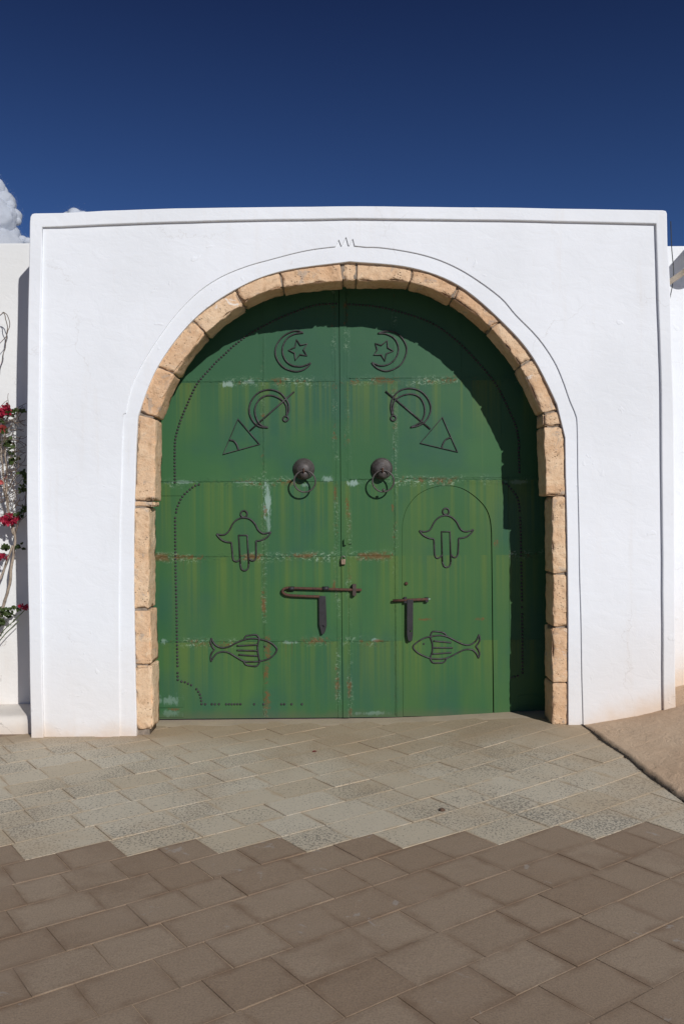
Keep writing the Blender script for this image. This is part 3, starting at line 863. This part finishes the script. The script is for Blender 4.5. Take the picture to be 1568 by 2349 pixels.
studs(left, T3([(498, 1753), (520, 1785), (530, 1820), (535, 1860)]), 7.4)
for xx in (560, 605, 628, 655, 705, 725, 745, 765, 785, 805, 900, 965, 1090, 1110, 1160, 1232): studs(left, T3([(xx, 1858), (xx + 5, 1858)]), 50, False)
studs(right, TB([(60, 552), (200, 560), (330, 580), (480, 620), (600, 660), (700, 710), (820, 800), (900, 875), (960, 940), (1040, 1030), (1100, 1110), (1150, 1200), (1200, 1310), (1235, 1390), (1255, 1480), (1264, 1560)]) + T4([(1132, 60), (1135, 140), (1137, 230)]), 7.6)
studs(right, T4([(1035, 285), (1065, 300), (1095, 335), (1120, 370), (1135, 420), (1140, 480), (1145, 600), (1147, 720), (1150, 860), (1152, 1000), (1155, 1200), (1157, 1490)]), skip=.03)
studs(right, T4([(1085, 1505), (1110, 1499), (1135, 1492)]))

# iron emblems
EY = DOOR_Y - .007
def line3(pts, y=EY): return [(x, y, z) for x, z in on(DOOR_Y - .004, pts)]
def emblem(name, parent, strokes, r=.0060, label=None, mat=None, y=EY):
    mb = MB()
    for pts, smooth, closed in strokes:
        P = spline(pts, 5, closed) if smooth else pts
        mb.tube(line3(P, y), r, 8, closed)
    return mb.build(name, mat or M_IRON, parent, True, label=label)
def circ(c, r, k=20): return [(c[0] + r * math.cos(2 * math.pi * i / k), c[1] + r * math.sin(2 * math.pi * i / k)) for i in range(k)]
emblem('crescent', left, [(H5([(632, 140), (575, 127), (500, 160), (450, 220), (437, 280), (455, 335), (500, 385), (575, 410), (630, 400), (670, 370), (684, 351)]), True, False),
                          (H5([(632, 141), (570, 150), (520, 180), (490, 235), (490, 290), (515, 340), (560, 370), (620, 375), (660, 362), (684, 351)]), True, False)], .0058)
emblem('star', left, [(H5([(585, 188), (612, 228), (660, 218), (633, 260), (657, 300), (608, 293), (577, 332), (572, 283), (530, 262), (575, 242)]), False, True)], .0058)
emblem('crescent', right, [(H5([(1152, 145), (1200, 131), (1265, 137), (1320, 180), (1350, 240), (1345, 295), (1320, 350), (1280, 385), (1215, 408), (1160, 395), (1125, 370), (1108, 348)]), True, False),
                           (H5([(1152, 146), (1205, 148), (1260, 175), (1290, 225), (1292, 275), (1270, 325), (1225, 360), (1170, 370), (1108, 348)]), True, False)], .0058)
emblem('star', right, [(H5([(1215, 195), (1220, 245), (1258, 268), (1210, 287), (1200, 337), (1175, 295), (1123, 295), (1147, 260), (1133, 215), (1175, 228)]), False, True)], .0058)
emblem('brooch', left, [(H5([(513, 720), (530, 690), (530, 640), (505, 595), (465, 555), (400, 537), (330, 553), (280, 600), (257, 660), (262, 715), (290, 765), (330, 795), (387, 802)]), True, False),
                        (H5([(387, 801), (340, 785), (310, 745), (295, 690), (305, 640), (340, 595), (390, 577), (440, 585), (490, 615), (515, 655), (516, 718)]), True, False),
                        (H5(circ((510, 740), 18)), False, True), (H5([(568, 552), (415, 687), (262, 822)]), False, False),
                        (H5([(178, 742), (328, 917), (75, 987)]), False, True), (H5([(118, 887), (150, 895), (172, 925), (181, 957)]), True, False)])
emblem('brooch', right, [(TB([(380, 1325), (370, 1260), (390, 1195), (440, 1150), (510, 1138), (580, 1160), (630, 1215), (648, 1280), (630, 1340), (595, 1380), (550, 1402), (508, 1410)]), True, False),
                         (TB([(508, 1408), (550, 1390), (585, 1365), (605, 1310), (600, 1250), (570, 1200), (520, 1178), (460, 1185), (405, 1215), (385, 1260), (384, 1325)]), True, False),
                         (TB(circ((388, 1345), 18)), False, True), (TB([(333, 1158), (490, 1290), (645, 1422)]), False, False),
                         (TB([(728, 1340), (833, 1581), (575, 1520)]), False, True), (TB([(787, 1480), (752, 1495), (732, 1525), (725, 1553)]), True, False)])
emblem('hand', left, [(T3(circ((829, 532), 23)), False, True),
                      (T3([(638, 672), (690, 677), (725, 650), (755, 595), (790, 567), (829, 558), (870, 567), (905, 600), (930, 645), (965, 668), (1018, 658)]), True, False),
                      (T3([(1018, 658), (990, 695), (950, 715), (913, 720)]), True, False), (T3([(913, 720), (914, 780), (913, 830), (905, 852), (885, 858), (864, 842)]), True, False),
                      (T3([(638, 672), (665, 705), (700, 725), (742, 731)]), True, False), (T3([(742, 731), (747, 780), (752, 838), (762, 858), (785, 862), (803, 842)]), True, False),
                      (T3([(863, 880), (852, 680), (793, 680), (804, 880)]), False, False), (T3([(863, 880), (857, 912), (835, 927), (812, 915), (804, 880)]), True, False)])
emblem('hand', right, [(T4(circ((677, 463), 20)), False, True),
                       (T4([(511, 584), (545, 590), (578, 578), (605, 530), (635, 500), (677, 488), (715, 500), (745, 530), (770, 575), (805, 590), (851, 577)]), True, False),
                       (T4([(851, 577), (830, 605), (800, 625), (757, 632)]), True, False), (T4([(757, 632), (755, 690), (752, 730), (740, 750), (722, 748), (710, 732)]), True, False),
                       (T4([(511, 584), (535, 612), (570, 630), (602, 635)]), True, False), (T4([(602, 635), (605, 690), (607, 730), (615, 750), (632, 755), (654, 736)]), True, False),
                       (T4([(708, 780), (703, 590), (650, 590), (655, 780)]), False, False), (T4([(708, 780), (700, 805), (682, 813), (665, 805), (655, 780)]), True, False)])
def fish(parent, T, body, tail, extra, eye, er):
    o = emblem('fish', parent, [(T(b), True, False) for b in body] + [(T(t), True, False) for t in tail] + [(T(e), True, False) for e in extra])
    ex, ez = xz(T([eye])[0], DOOR_Y)
    mb = MB(); mb.lathe([(er, 0), (er, .004), (er * .6, .008)], (ex, DOOR_Y, ez), (0, -1, 0), 10)
    e = mb.build('eye', M_IRON, None); e.parent = o
    return o
fish(left, H8, [[(550, 228), (565, 260), (595, 295), (650, 315), (715, 302), (770, 272), (845, 243), (920, 232), (985, 238), (1060, 258), (1110, 290), (1138, 330), (1110, 380), (1060, 415), (985, 435), (900, 440), (835, 432), (770, 395), (710, 360), (660, 350), (605, 362), (570, 400), (550, 437)]],
     [[(550, 228), (545, 265), (560, 305), (580, 330)], [(580, 330), (552, 365), (545, 400), (550, 437)]],
     [[(980, 238), (965, 290), (970, 370), (985, 435)], [(845, 238), (860, 210), (900, 202), (950, 198), (970, 215), (985, 238)], [(840, 436), (860, 465), (900, 475), (950, 480), (970, 465), (987, 435)],
      [(780, 297), (870, 293), (965, 288)], [(780, 337), (870, 340), (962, 342)], [(795, 376), (880, 384), (965, 388)]], (1027, 305), .008)
fish(right, T4, [[(885, 1235), (865, 1275), (830, 1298), (790, 1297), (740, 1275), (690, 1250), (640, 1240), (580, 1248), (540, 1258), (495, 1285), (472, 1310), (485, 1335), (520, 1360), (580, 1383), (640, 1388), (690, 1380), (750, 1350), (795, 1330), (840, 1330), (865, 1350), (882, 1382)]],
     [[(885, 1235), (890, 1265), (880, 1290), (865, 1309)], [(865, 1309), (880, 1330), (888, 1355), (882, 1382)]],
     [[(578, 1248), (592, 1290), (592, 1340), (578, 1383)], [(580, 1248), (590, 1220), (610, 1215), (650, 1220), (670, 1228), (682, 1245)], [(578, 1385), (595, 1410), (630, 1413), (665, 1408), (682, 1383)],
      [(600, 1275), (650, 1280), (710, 1285)], [(592, 1318), (650, 1318), (720, 1318)], [(590, 1357), (650, 1353), (710, 1348)]], (538, 1294), .008)

# ring knockers
def knocker(parent, boss, ring_c, rad, ridged, label):
    bx, bz = xz(boss, DOOR_Y)
    mb = MB()
    prof = [(rad * 1.0, 0), (rad * 1.0, .006), (rad * .96, .012), (rad * .90, .018)]
    steps = 6
    for k in range(steps):
        r = rad * (.90 - .60 * (k + 1) / steps)
        h = .018 + .048 * math.sin(math.pi / 2 * (k + 1) / steps)
        if ridged: prof += [(r + rad * .06, h - .003), (r + rad * .05, h + .002)]
        prof.append((r, h))
    prof += [(rad * .20, .068), (rad * .08, .070)]
    tilt = Vector((0, -1, -.50))
    mb.lathe(prof, (bx, DOOR_Y - .002, bz), (0, -1, -.10), 32)
    # the blunt nose under the staple
    nose = [(rad * .52, 0), (rad * .50, .03), (rad * .42, .05), (rad * .26, .062), (rad * .06, .067)]
    mb.lathe(nose, (bx + .004, DOOR_Y - .025, bz - rad * .34), (0, -1, -.55), 24)
    o = mb.build('door_knocker', M_KNOCK, parent, True, label=label)
    rx, rz = xz(ring_c, DOOR_Y - .09)
    R = 24.6 * (CAM_D + DOOR_Y - .09) / F0
    ring = MB()
    path = []
    for k in range(40):
        a = 2 * math.pi * k / 40
        zz = math.sin(a) * R
        path.append((rx + math.cos(a) * R, DOOR_Y - .092 + (R - zz) * .05, rz + zz))
    ring.tube(path, .0062, 8, True)
    ro = ring.build('ring', M_KNOCK, None, True); ro.parent = o
    if ridged:
        bb = MB(); bb.lathe([(.003, -.012), (.010, -.008), (.012, 0), (.010, .008), (.003, .012)], (rx + .002, DOOR_Y - .087, rz - R + .012), (0, 0, 1), 12)
        b = bb.build('bead', M_KNOCK, None, True); b.parent = o
    st = MB()
    st.tube([(bx + .003, DOOR_Y - .055, rz + R + .016), (bx + .003, DOOR_Y - .098, rz + R + .014), (bx + .003, DOOR_Y - .102, rz + R), (bx + .003, DOOR_Y - .096, rz + R - .012), (bx + .003, DOOR_Y - .05, rz + R - .014)], .006, 8)
    s = st.build('staple', M_RUSTY, None, True); s.parent = o
    return o
knocker(left, (696.6, 1076), H6([(439, 458)])[0], .084, False, 'smooth domed ring knocker')
knocker(right, (875, 1075), H6([(1258, 455)])[0], .084, True, 'ridged domed ring knocker')

# long slide bolt across both leaves
rod = MB()
path = H7([(475, 284), (380, 282), (260, 277), (205, 271), (176, 256), (167, 240), (176, 222), (205, 212), (300, 215), (550, 222), (700, 227), (826, 229)])
rod.tube([(x, DOOR_Y - .024, z) for x, z in on(DOOR_Y - .02, path[:2] + spline(path[2:8], 4) + path[8:])], .0105, 10)
bolt = rod.build('slide_bolt', M_RUSTY, left, True, label='long rusty bolt with a hooked end')
for cx, w in ((240, 50), (525, 56)):
    m = MB()
    a, b = on(DOOR_Y - .02, H7([(cx - w / 2, 203), (cx + w / 2, 232)]))
    m.tube([(a[0], DOOR_Y - .020, (a[1] + b[1]) / 2), (b[0], DOOR_Y - .020, (a[1] + b[1]) / 2)], .0165, 10)
    k = m.build('collar', M_IRON_FLAT, None, True); k.parent = bolt
hp = on(DOOR_Y - .02, H7([(470, 278), (527, 280), (536, 520), (525, 570), (512, 595), (497, 602), (490, 592), (485, 565), (472, 520)]))
hole1 = on(DOOR_Y - .02, H7(circ((503, 533), 9, 10)))
h = plate('hasp', [hp, hole1], DOOR_Y - .030, DOOR_Y - .018, .002, M_IRON_FLAT, None); h.parent = bolt
m = MB(); a, b = on(DOOR_Y, H7([(487, 500), (520, 560)])); m.box(a[0], b[0], DOOR_Y - .019, DOOR_Y + .002, b[1], a[1])
k = m.build('hasp_stop', M_IRON_FLAT, None); k.parent = bolt
kp = on(DOOR_Y - .02, H7([(750, 180), (781, 180), (781, 272), (765, 282), (750, 272)]))
plate('bolt_keeper', [kp], DOOR_Y - .040, DOOR_Y + .002, .003, simple('brown_iron', (.075, .055, .048), .7, 40), right)

# short bolt on the wicket
rod = MB()
rod.tube([(x, DOOR_Y - .026, z) for x, z in on(DOOR_Y - .02, H7([(1087, 318), (1230, 312), (1378, 306)]))], .0105, 10)
b2 = rod.build('slide_bolt', M_RUSTY, right, True, label='short rusty bolt on the wicket door')
hp = on(DOOR_Y - .02, H7([(1204, 308), (1256, 308), (1254, 600), (1247, 648), (1228, 660), (1212, 650), (1203, 600)]))
h = plate('hasp', [hp, on(DOOR_Y - .02, H7(circ((1236, 572), 9, 10)))], DOOR_Y - .040, DOOR_Y - .026, .002, M_IRON_FLAT, None); h.parent = b2
for (X0, X1, Y0, Y1) in ((1180, 1202, 288, 336), (1357, 1382, 290, 328), (1215, 1245, 590, 655)):
    a, b = on(DOOR_Y - .01, H7([(X0, Y0), (X1, Y1)])); m = MB(); m.box(a[0], b[0], DOOR_Y - (.034 if Y0 < 400 else .025), DOOR_Y + .002, b[1], a[1])
    k = m.build('bolt_bracket', M_IRON_FLAT, None); k.parent = b2
# small brown knob on the wicket, latch box and padlock
kx, kz = xz((930.9, 1338.4), DOOR_Y)
m = MB(); m.lathe([(.013, 0), (.014, .008), (.010, .016), (.003, .019)], (kx, DOOR_Y - .002, kz), (0, -1, 0), 12)
m.build('keyhole_knob', M_RUSTY, right, True)
LB = sheet(1250 / 1.74362, 2100 / 1.74362, 250 / 1568 / 1.74362)
a, b = on(DOOR_Y, LB([(785, 350), (845, 495)])); c, d = on(DOOR_Y, LB([(845, 350), (985, 465)]))
m = MB(); m.box(a[0], b[0], DOOR_Y - .034, DOOR_Y - .004, b[1], a[1]); m.box(b[0] + .001, d[0], DOOR_Y - .012, DOOR_Y + .001, d[1], c[1])
m.build('latch', M_DOOR, right)
a, b = on(DOOR_Y - .02, LB([(715, 858), (822, 985)]))
pad = thing('padlock', 'small dull brass padlock hanging beside the meeting edge of the gate', 'padlock', ((a[0] + b[0]) / 2, DOOR_Y - .025, b[1]))
plate('lock_body', [[(a[0], b[1]), (b[0], b[1]), (b[0], a[1]), (a[0], a[1])]], DOOR_Y - .036, DOOR_Y - .014, .003, simple('dull_brass', (.30, .215, .15), .55, 50, .25, .2, .001, .4, .3), pad)
m = MB(); cx = (a[0] + b[0]) / 2
m.tube([(cx + math.cos(t) * .0125, DOOR_Y - .024, a[1] + .012 + math.sin(t) * .014) for t in [math.pi * k / 10 for k in range(11)]] + [(cx - .0125, DOOR_Y - .024, a[1] - .004)], .0032, 8)
m.build('shackle', simple('steel', (.22, .21, .20), .4, 50, .2, .1, .001, .5, .6), pad, True)

# ------------------------------------------------------------------ side walls
WALL_Y = .49
lw = thing('garden_wall', 'lower white wall left of the gateway, behind the bougainvillea', 'wall', (-4, WALL_Y, 0), 'lower walls beside the gateway')
zl = xz((20, 558.5), WALL_Y)[1]
lx = xz((64, 900), WALL_Y)[0]
plate('wall', [densify([(-9, -.15), (lx + .35, -.15), (lx + .35, zl), (-9, zl + .04)], .4)], WALL_Y, WALL_Y + .32, .012, M_PLASTER_OLD, lw, wobble=.004)
plx = xz((76, 1650), .1)[0]
pb = MB()
n = 60
prof = [(.115, -.12), (.105, .05), (.112, .095), (.13, .118), (.165, .126), (.30, .130), (.50, .135)]
for i in range(n + 1):
    x = -9 + (plx + .02 + 9) * i / n
    for (y, z) in prof:
        w = noise.noise_vector(Vector((x * 6, y * 6, z * 6)))
        pb.v.append((x, y + w.x * .008, z + w.y * .006))
for i in range(n):
    for j in range(len(prof) - 1):
        a = i * len(prof) + j
        pb.f.append([a, a + len(prof), a + len(prof) + 1, a + 1])
pb.f.append([n * len(prof) + j for j in range(len(prof))])
pb.build('plinth', plaster_mat('flaking_whitewash', (.74, .72, .68), .11, .5), lw, True)
rw = thing('garden_wall', 'lower white wall right of the gateway, above the sandy bank', 'wall', (4, WALL_Y, 0), 'lower walls beside the gateway')
zr = xz((1550, 563), WALL_Y)[1]
rx_ = xz((1540, 900), WALL_Y)[0]
plate('wall', [densify([(rx_ - .35, -.15), (9, -.15), (9, zr - .05), (rx_ - .35, zr)], .4)], WALL_Y, WALL_Y + .32, .012, M_PLASTER, rw, wobble=.004)

# spout pipe, and unseen drum added to cast the right wall's shadow
sx, sz = xz((1523, 655), WALL_Y)
m = MB(); m.tube([(sx, WALL_Y + .02, sz), (sx, WALL_Y - .62, sz)], .021, 16)
m.build('drain_pipe', simple('cream_pipe', (.62, .52, .40), .7, 12, .15), None, True, label='thin cream pipe jutting from the right-hand wall below its top', cat='pipe')
m = MB(); m.lathe([(.06, 0), (.105, .01), (.108, .05), (.108, .33), (.100, .355), (.05, .365)], (2.815, WALL_Y, 3.615), (0, -1, 0), 32)
drum_o = m.build('shadow_drum', simple('white_drum_paint', (.7, .69, .66), .5, 8, .1), None, True, label='unseen white drum added to cast the shadow on the right-hand wall', cat='shadow caster')
# cable drooping behind the gateway's right corner, loop of wire on its top
m = MB()
P = [(1537, 508), (1537.5, 522), (1539, 565), (1541, 590), (1543, 612), (1543.5, 630), (1542, 645), (1540, 660), (1537.5, 672), (1534, 690)]
m.tube([(*xz(p, .42)[:1], .42, xz(p, .42)[1]) for p in spline(P, 4)], .0035, 6)
m.build('cable', simple('dark_cable', (.05, .055, .055), .7, 30), None, True, label='thin dark cable drooping past the right-hand corner of the gateway', cat='cable')
m = MB()
P = [(1474, 486), (1479, 478), (1487, 474.5), (1494, 476), (1499, 480), (1501, 488)]
m.tube([(xz(p, .05)[0], .05 + .02 * i, xz(p, .05)[1]) for i, p in enumerate(spline(P, 3))], .004, 6)
m.build('wire_loop', M_RUSTY, None, True, label='small loop of rusty wire on top of the gateway', cat='wire')

# ------------------------------------------------------------------ bougainvillea
bx0, bz0 = xz((10, 1600), .3)
bou = thing('bougainvillea', 'sparse bougainvillea with crimson flowers climbing the left-hand wall', 'climbing plant', (bx0 - .2, .3, .12))
M_BARK = simple('pale_bark', (.40, .33, .26), .9, 30, .4, .6, .004)
M_TWIG = simple('dry_twig', (.17, .13, .10), .9, 30, .3)
M_GREEN_STEM = simple('green_stem', (.12, .16, .07), .7, 20, .3)
BY = .36
r4 = random.Random(9)
def stem(T, pts, r0, r1, mat=None, y=BY, dy=.03, name='branch'):
    P = spline(T(pts), 5)
    path = [(xz(p, y)[0], y + dy * noise.noise(Vector((p[0] * .05, p[1] * .05, 2))), xz(p, y)[1]) for p in P]
    mb = MB(); mb.tube(path, lambda t: r0 + (r1 - r0) * t, 7)
    return mb.build(name, mat or M_BARK, bou, True)
stem(T6, [(-120, 2135), (-60, 1750), (10, 1500), (60, 1350), (80, 1200), (95, 1080), (100, 1000), (88, 930), (60, 830), (35, 700), (20, 550), (5, 400), (-20, 250), (-40, 120)], .0125, .006, name='trunk')
stem(T6, [(-150, 2135), (-90, 1700), (-10, 1340), (40, 1180), (85, 1060)], .0095, .008)
stem(T6, [(92, 985), (60, 840), (50, 700), (42, 500), (30, 330), (20, 200)], .008, .004)
stem(T6, [(95, 1010), (130, 900), (165, 820), (175, 700)], .006, .003, M_TWIG)
stem(T6, [(40, 700), (90, 620), (110, 560), (60, 440), (30, 420)], .005, .003, M_TWIG)
for _ in range(150):
    x = r4.uniform(-60, 110); y = r4.uniform(150, 930)
    P = [(x, y)]; a = r4.uniform(-1.6, .6)
    for k in range(4):
        a += r4.uniform(-.6, .6)
        P.append((P[-1][0] + math.cos(a) * r4.uniform(15, 38), P[-1][1] + math.sin(a) * r4.uniform(15, 38)))
    if max(p[0] for p in P) > 200: continue
    stem(T6, P, .0028, .0015, M_TWIG, y=BY + r4.uniform(-.06, .07), name='twig')
stem(T6, [(30, 230), (75, 170), (110, 140), (150, 118), (178, 105)], .003, .002, M_TWIG, name='twig')
stem(T6, [(35, 300), (90, 250), (130, 235), (180, 215)], .003, .002, M_TWIG, name='twig')
stem(T6, [(60, 360), (100, 330), (150, 345), (185, 325)], .003, .002, M_TWIG, name='twig')
for P in ([(-60, 260), (-10, 215), (20, 192), (45, 168), (65, 172), (100, 200), (125, 260), (130, 320), (110, 400), (90, 480), (40, 545), (-20, 620), (-70, 690)],
          [(45, 168), (70, 200), (88, 260), (98, 330), (92, 480), (75, 620), (45, 760), (10, 900), (-40, 1040)]):
    stem(U1, P, .0035, .0025, M_TWIG, name='twig')
for P in ([(-60, 2260), (0, 2170), (100, 2040), (230, 1920), (310, 1840), (360, 1780)], [(-70, 2310), (0, 2230), (120, 2090), (250, 1960)]):
    stem(U2, P, .0045, .003, M_GREEN_STEM, name='twig')
def leaf_mat(name, col, tr):
    t = NT(name, .55, .3)
    c = t.mix(t.rand(), col, tuple(v * .6 for v in col))
    bs = t.done(c)
    tl = t.n.new('ShaderNodeBsdfTranslucent'); t.put(tl.inputs[0], c)
    mx = t.n.new('ShaderNodeMixShader'); mx.inputs[0].default_value = tr
    out = [n for n in t.n if n.type == 'OUTPUT_MATERIAL'][0]
    t.l.new(t.b.outputs[0], mx.inputs[1]); t.l.new(tl.outputs[0], mx.inputs[2]); t.l.new(mx.outputs[0], out.inputs[0])
    return t.m
M_LEAF = leaf_mat('bougainvillea_leaf', (.060, .095, .024), .22)
M_BRACT = leaf_mat('crimson_bract', (.44, .020, .060), .3)
M_BRACT_OLD = leaf_mat('faded_bract', (.60, .11, .10), .3)
def leaf_mesh(name, mat, L, W, n=1):
    V, Fc = [], []
    for k in range(n):
        a0 = 2 * math.pi * k / n
        b = len(V)
        pts = [(0, 0, 0), (.35 * L, W / 2, .12 * L), (.75 * L, W * .33, .10 * L), (L, 0, .02 * L), (.75 * L, -W * .33, .10 * L), (.35 * L, -W / 2, .12 * L), (.4 * L, 0, .02 * L)]
        for (x, y, z) in pts:
            if n > 1: x, z = x * .82, z + x * .55
            V.append((x * math.cos(a0) - y * math.sin(a0), x * math.sin(a0) + y * math.cos(a0), z))
        Fc += [(b, b + 6, b + 1), (b + 1, b + 6, b + 2), (b + 2, b + 6, b + 3), (b + 3, b + 6, b + 4), (b + 4, b + 6, b + 5), (b + 5, b + 6, b)]
    me = bpy.data.meshes.new(name); me.from_pydata(V, [], Fc); me.materials.append(mat)
    return me
LEAF, FLOWER, FLOWER_OLD = leaf_mesh('leaf', M_LEAF, .036, .026), leaf_mesh('flower', M_BRACT, .026, .022, 3), leaf_mesh('flower', M_BRACT_OLD, .026, .022, 3)
def scatter(me, T, c, rx, ry, n, y=BY - .02, dy=.045):
    n = int(n * 1.8)
    for _ in range(n):
        a = r4.random() * 6.283; q = math.sqrt(r4.random())
        p = T([(c[0] + math.cos(a) * rx * q, c[1] + math.sin(a) * ry * q)])[0]
        yy = y + r4.uniform(-dy, dy)
        x, z = xz(p, yy)
        o = bpy.data.objects.new(me.name.split('.')[0], me)
        o.location = (x, yy, z)
        o.rotation_euler = (math.radians(90) + r4.uniform(-.9, .9), r4.uniform(-.9, .9), r4.uniform(0, 6.28)) if me is LEAF else (math.radians(90) + r4.uniform(-.7, .7), r4.uniform(-.7, .7), r4.uniform(0, 6.28))
        s = r4.uniform(.7, 1.25); o.scale = (s, s, s)
        COL.objects.link(o); o.parent = bou; o.matrix_parent_inverse = Matrix.Translation(-bou.location)
for c, rx, ry, n in (((135, 590), 105, 62, 26), ((60, 610), 50, 30, 8)): scatter(FLOWER, U2, c, rx, ry, n)
scatter(FLOWER, U1, (100, 1480), 45, 75, 12); scatter(FLOWER, U1, (20, 1515), 55, 55, 14); scatter(FLOWER_OLD, U1, (15, 1720), 55, 32, 9)
scatter(FLOWER, U2, (35, 1100), 45, 28, 7); scatter(FLOWER, U2, (350, 1785), 22, 28, 4); scatter(FLOWER, U2, (295, 1762), 18, 8, 2); scatter(FLOWER_OLD, U2, (85, 45), 12, 12, 1); scatter(FLOWER_OLD, U2, (35, 95), 12, 14, 1)
for T, c, rx, ry, n in ((U1, (120, 1920), 55, 90, 20), (U1, (170, 2120), 60, 60, 14), (U1, (60, 1770), 40, 60, 8), (U1, (270, 1490), 45, 40, 6), (U1, (140, 1510), 35, 30, 6),
                        (U1, (20, 1600), 30, 60, 8), (U2, (335, 40), 25, 60, 8), (U2, (310, 190), 45, 50, 10), (U2, (330, 450), 30, 40, 7), (U2, (275, 530), 60, 60, 11),
                        (U2, (55, 975), 55, 32, 9), (U2, (260, 970), 50, 40, 5), (U2, (90, 1830), 100, 70, 24), (U2, (20, 1940), 60, 90, 22), (U2, (-80, 1950), 80, 120, 26), (U2, (-120, 700), 90, 300, 30), (U1, (-120, 1800), 90, 300, 30), (U1, (310, 2320), 45, 30, 5), (U2, (250, 1790), 30, 20, 3)):
    scatter(LEAF, T, c, rx, ry, n)

# ------------------------------------------------------------------ loose bits on the pavement
def ground_at(p):
    u, v = (p[0] - 784) / F0, -(p[1] - 1174.5) / F0
    dxx, dzz = u * CR - v * SR, u * SR + v * CR
    d = CAM_H / -dzz
    return dxx * d, d - CAM_D
gx, gy = ground_at((716, 1726))
me = leaf_mesh('fallen_petal', leaf_mat('dried_petal', (.30, .03, .04), .2), .035, .028)
o = bpy.data.objects.new('fallen_petal', me); o.location = (gx, gy, zg(gx, gy) + .004); o.rotation_euler = (0, 0, .4)
link(o, label='dark red petal lying on the pale slabs before the left leaf', cat='petal')
gx, gy = ground_at((1013, 1861))
def pebble(x, y, s, label, seed, col):
    V, Fc = [], []
    for j in range(7):
        for i in range(10):
            a, b = 2 * math.pi * i / 10, math.pi * j / 6
            d = Vector((math.sin(b) * math.cos(a), math.sin(b) * math.sin(a) * .7, math.cos(b) * .55))
            d *= s * (1 + .5 * noise.noise(d * 2 + Vector((seed, 0, 0))))
            V.append((x + d.x, y + d.y, zg(x, y) + s * .4 + d.z))
    for j in range(6):
        for i in range(10):
            Fc.append((j * 10 + i, (j + 1) * 10 + i, (j + 1) * 10 + (i + 1) % 10, j * 10 + (i + 1) % 10))
    return mesh_obj('clod', V, Fc, simple('clod_earth', col, .95, 60), None, True, label=label, cat='clod')
pebble(gx, gy, .018, 'small dark clod of earth on the pale slabs right of the middle', 3, (.12, .075, .05))

# ------------------------------------------------------------------ clouds far behind
def cloud_mat():
    t = NT('cloud_white', 1.0, 0.0)
    bs = t.done((.76, .80, .86))
    tl = t.n.new('ShaderNodeBsdfTranslucent'); tl.inputs[0].default_value = tl.inputs[0].default_value = (.76, .80, .86, 1)
    mx = t.n.new('ShaderNodeMixShader'); mx.inputs[0].default_value = .5
    out = [n for n in t.n if n.type == 'OUTPUT_MATERIAL'][0]
    t.l.new(t.b.outputs[0], mx.inputs[1]); t.l.new(tl.outputs[0], mx.inputs[2]); t.l.new(mx.outputs[0], out.inputs[0])
    return bs
M_CLOUD = cloud_mat()
import bmesh
def cloud(lumps, label, dist, seed):
    """A heap of billows; each lump is a centre and a radius in image pixels."""
    k = (dist + CAM_D) / F0
    mbv, mbf = [], []
    rc = random.Random(seed)
    for (X, Y, r) in lumps:
        cx, cz = xz((X, Y), dist)
        R = r * k
        bm = bmesh.new(); bmesh.ops.create_icosphere(bm, subdivisions=5, radius=1.0)
        b = len(mbv); bm.verts.ensure_lookup_table()
        cy = dist + rc.uniform(-.5, .5) * R
        for v in bm.verts:
            p = Vector((cx, cy, cz)) + v.co * R
            s = p / (26 * k)
            h = .10 + noise.noise(s * .8) * .10 + noise.fractal(s * 3.0, .9, 2.1, 4) * .045
            q = Vector((cx, cy, cz)) + v.co * R * (.86 + h)
            mbv.append(tuple(q))
        for f in bm.faces: mbf.append([b + v.index for v in f.verts])
        # loose vapour round each billow
        surf = [Vector(mbv[b + i]) for i in range(len(bm.verts))]
        C0 = Vector((cx, cy, cz))
        for _ in range(int(1500 * (r / 30) ** 2)):
            p0 = rc.choice(surf)
            p1 = p0 + (p0 - C0).normalized() * rc.expovariate(1 / (3.2 * k)) + Vector((rc.gauss(0, .8), rc.gauss(0, .8), rc.gauss(0, .8))) * k
            sz = rc.uniform(.25, .85) * k
            i0 = len(mbv)
            for _q in range(3):
                mbv.append(tuple(p1 + Vector((rc.uniform(-1, 1), rc.uniform(-1, 1), rc.uniform(-1, 1))).normalized() * sz))
            mbf.append([i0, i0 + 1, i0 + 2])
        bm.free()
    return mesh_obj('cloud', mbv, mbf, M_CLOUD, None, True, label=label, cat='cloud')
cloud([(-30, 520, 72), (2, 468, 34), (14, 500, 30), (-10, 438, 27), (24, 474, 14), (8, 440, 12), (30, 494, 19), (38, 506, 11), (8, 545, 40), (30, 538, 16), (-20, 600, 90), (50, 552, 14), (66, 556, 11)], 'tall white cloud at the left edge above the lower wall', 900, 4)
cloud([(172, 494, 16), (155, 499, 15), (190, 499, 15), (175, 515, 34)], 'tip of a low cloud peeping over the top of the gateway', 1200, 8)
